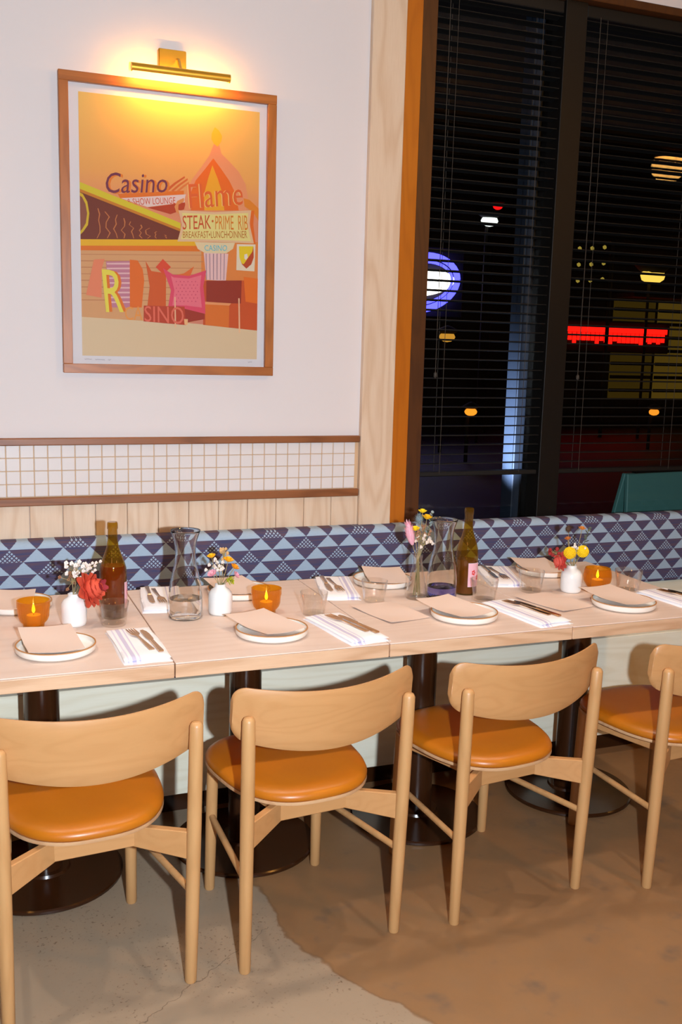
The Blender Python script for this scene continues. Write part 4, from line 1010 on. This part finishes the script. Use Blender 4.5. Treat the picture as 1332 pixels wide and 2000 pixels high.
flower('spray', V4, B0, (0.002, -0.012, 0.156), 0.020, (244, 240, 236), 'white sprig between the two yellow ball flowers', seed=29)
# ------------------------------------------------------------------ night street outside
struct(mesh_obj('ground', nbox(-8, 40, W+0.2, 30, -0.25, -0.15), mat('asphalt', (38, 36, 36), 0.6)), 'dark street outside')
CAMP = Vector((-0.5107, -2.4342, 1.5674))
def far(x, z, Y):            # a direction noted at 10 m depth, carried to depth Y
    k = (Y+2.4342)/12.4342; p = CAMP + (Vector((x, 10, z))-CAMP)*k; return p.x, p.z, k
# storefront across the street
bd = thing('storefront_building', 'dark storefront across the street with a dim yellow window', 'building', (12, 17.5, -0.15))
dk = mat('night_facade', (34, 26, 20), 0.85)
mesh_obj('facade', nbox(-9, 12, 0, 0.4, 0, 6.5), dk, bd)
mesh_obj('cornice', nbox(-9.2, 12.2, -0.25, 0.5, 6.5, 6.8), dk, bd)
for k, (x0, x1, s) in enumerate(((2.2, 3.4, 0.035), (3.5, 4.7, 0.075), (4.8, 6.0, 0.05))):
    wn = mesh_obj('shop_window', nbox(x0, x1, -0.03, 0.0, 0.7, 3.0), emit('dim_window_glow', (255, 200, 70), s), bd)
    for q in range(7): mesh_obj('louvre', nbox(x0, x1, -0.09, -0.031, 0.85+0.32*q, 0.93+0.32*q), dk, wn)
mesh_obj('awning', nbox(2.0, 6.2, -1.0, -0.02, 3.05, 3.15), dk, bd)
# blue, white and yellow neon sign
x, z, k = far(5.46, 2.47, 15.0)
ns = thing('neon_sign', 'glowing blue, white and yellow neon sign outside the window', 'sign', (x, 15.0, z))
def oval(rx, rz, n=40, a0=0, a1=2*PI): return [(rx*math.cos(a0+(a1-a0)*i/n), 0, rz*math.sin(a0+(a1-a0)*i/n)) for i in range(n+1)]
bl_, wh_, ye_ = emit('neon_blue', (70, 70, 255), 5), emit('neon_white', (255, 250, 235), 5), emit('neon_yellow', (255, 170, 20), 3)
b = bmesh.new(); tube(b, [(p[0], -0.05, p[2]+0.12*p[0]) for p in oval(0.56*k, 0.36*k)], 0.045*k, 8); mesh_obj('blue_ring', b, bl_, ns, 60)
b = bmesh.new(); tube(b, [(p[0], -0.05, p[2]+0.12*p[0]) for p in oval(0.48*k, 0.28*k)], 0.02*k, 8); mesh_obj('inner_blue_ring', b, bl_, ns, 60)
b = bmesh.new(); lathe(b, [(0, -0.03), (0.46*k, -0.03), (0.48*k, 0), (0.46*k, 0.03), (0, 0.03)], 36)
for v in b.verts: v.co = Vector((v.co.x+0.08, v.co.z, v.co.y*0.36+0.12*v.co.x))
mesh_obj('white_panel', b, wh_, ns)
for zz in (0.19, -0.21):
    b = bmesh.new(); tube(b, [(-0.56*k, -0.04, zz*k-0.05), (-0.14*k, -0.04, (zz-0.02)*k)], 0.05*k, 8); mesh_obj('yellow_bar', b, ye_, ns, 60)
mesh_obj('sign_box', nbox(-0.7*k, 0.7*k, 0.06, 0.2, -0.45*k, 0.5*k, bev=0.02), dk, ns)
b = bmesh.new(); tube(b, [(0, 0.13, -0.4*k), (0, 0.13, -z-0.15)], 0.06, 10); mesh_obj('pole', b, dk, ns, 50)
# red sign: blurred strokes, no legible letters
x, z, k = far(8.62, 1.84, 17.0)
k *= 1.16
rs = thing('red_sign', 'long red illuminated sign across the street', 'sign', (x, 17.0, z))
red = emit('sign_red', (255, 16, 8), 3.2); rng = random.Random(8)
mesh_obj('sign_box', nbox(-0.98*k, 0.98*k, 0.05, 0.30, -0.2*k, 0.2*k, bev=0.02), dk, rs)
mesh_obj('light_bar', nbox(-0.92*k, 0.92*k, 0.0, 0.05, 0.05*k, 0.12*k, bev=0.01), red, rs)
for i in range(26):
    xx = (-0.86+1.72*i/25)*k; hh = rng.choice((0.10, 0.12, 0.14))*k
    mesh_obj('light_stroke', nbox(xx-0.020*k, xx+0.020*k, 0.0, 0.05, 0.045*k-hh, 0.045*k), red, rs)
# street lamps and small lights
def lamp_post(x10, z10, Y, col, s, size, label, name='street_lamp'):
    x, z, k = far(x10, z10, Y); t = thing(name, label, 'lamp', (x, Y, -0.15)); h = z+0.15
    b = bmesh.new(); tube(b, [(0, 0.1, 0), (0, 0.1, h-0.2), (0, 0.06, h+0.08), (0, 0, h+0.10)], 0.03, 8); mesh_obj('pole', b, dk, t, 50)
    b = bmesh.new(); lathe(b, [(0, h+0.05), (size*0.5, h+0.05), (size*0.9, h+size*0.5), (size*0.3, h+size*0.5+0.06), (0, h+size*0.5+0.08)], 16); mesh_obj('hood', b, dk, t, 40)
    b = bmesh.new(); ball(b, (0, 0, h), size*0.5, 2, (1.3, 1, 0.8)); mesh_obj('lens', b, emit('lamp_lens', col, s), t, 60)
lamp_post(6.50, 3.36, 14.0, (225, 235, 230), 2.0, 0.26, 'white street lamp high behind the left blind')
lamp_post(6.62, 3.56, 16.0, (255, 20, 20), 1.6, 0.16, 'small red signal lamp above the white street lamp', 'signal_lamp')
lamp_post(7.20, 3.22, 16.5, (230, 20, 50), 1.0, 0.18, 'small red signal lamp right of the window post', 'signal_lamp')
lamp_post(9.33, 2.76, 14.5, (240, 196, 80), 1.6, 0.42, 'wide yellow street lamp at the right of the window')
lamp_post(5.92, 1.76, 12.5, (240, 170, 60), 0.8, 0.22, 'dim amber street lamp below the neon sign')
lamp_post(6.35, 0.72, 11.0, (255, 150, 40), 1.6, 0.16, 'low orange path lamp near the bottom of the left blind', 'path_lamp')
lamp_post(9.55, 0.72, 12.5, (255, 150, 40), 1.4, 0.16, 'low orange path lamp at the right edge of the window', 'path_lamp')
# string of bulbs
sl = thing('string_lights', 'string of faint yellow bulbs hanging across the street', 'string lights', (*(far(7.9, 2.95, 15)[0:1]), 15.0, far(7.9, 2.95, 15)[1]))
bulb = emit('string_bulb', (220, 190, 80), 0.5); rng = random.Random(4)
for row in range(3):
    b = bmesh.new(); tube(b, [(-0.9+0.2*i, 0, 0.35-0.32*row-0.10*math.sin(PI*i/9)) for i in range(10)], 0.008, 5); mesh_obj('cable', b, dk, sl, 60)
    for i in range(6): b = bmesh.new(); ball(b, (-0.75+0.3*i, 0, 0.28-0.32*row-0.10*math.sin(PI*(i+0.7)/6.5)), 0.045, 1); mesh_obj('bulb', b, bulb, sl, 60)
b = bmesh.new(); tube(b, [(-0.95, 0, -sl.location.z-0.15), (-0.95, 0, 0.45)], 0.04, 8); tube(b, [(0.95, 0, -sl.location.z-0.15), (0.95, 0, 0.45)], 0.04, 8); mesh_obj('posts', b, dk, sl, 60)
# added column and uplight, imitating a blue flash reflection on the window frame
co = thing('reflection_column', 'added blue-grey column imitating a flash reflection, seen through the left blind', 'column', (1.900, W+0.42, -0.15))
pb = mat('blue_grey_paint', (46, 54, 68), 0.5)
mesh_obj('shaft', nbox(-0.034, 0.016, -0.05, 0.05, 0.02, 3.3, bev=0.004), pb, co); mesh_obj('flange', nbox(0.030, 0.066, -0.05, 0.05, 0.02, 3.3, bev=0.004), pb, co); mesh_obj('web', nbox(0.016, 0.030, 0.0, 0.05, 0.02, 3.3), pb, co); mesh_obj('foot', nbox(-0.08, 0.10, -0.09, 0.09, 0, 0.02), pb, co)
up = thing('added_washer', 'added outdoor lamp that brightens the blue-grey column', 'lamp', (1.50, W+0.30, -0.15))  # made-up lamp, only there to brighten the stand-in column
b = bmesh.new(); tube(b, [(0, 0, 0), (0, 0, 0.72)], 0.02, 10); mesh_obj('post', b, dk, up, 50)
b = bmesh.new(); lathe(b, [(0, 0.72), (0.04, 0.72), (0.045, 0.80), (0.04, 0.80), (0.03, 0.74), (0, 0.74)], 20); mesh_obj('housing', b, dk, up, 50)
spot('added_washer_beam', (1.50, W+0.30, 0.68), (1.90, W+0.40, 1.24), 480, (0.62, 0.76, 1.0), 0.02, 36, 1.0)  # added beam for the stand-in column
# teal board outside, low at the right
tl = thing('sandwich_board', 'teal board standing outside behind the right end of the banquette', 'board', (2.86, W+0.52, -0.15), math.radians(6))
te = mat('teal_paint', (92, 146, 138), 0.5)
for s in (-1, 1):
    b = nbox(-0.34, 0.34, -0.012, 0.012, 0, 1.14, bev=0.004)
    for v in b.verts:
        q = v.co.z/1.14; v.co.x *= 1.18-0.36*q; v.co.y += s*(0.20-0.19*q)
    mesh_obj('leaf', b, te, tl)
mesh_obj('hinge', nbox(-0.22, 0.22, -0.016, 0.016, 1.135, 1.150), M['mullion'], tl)
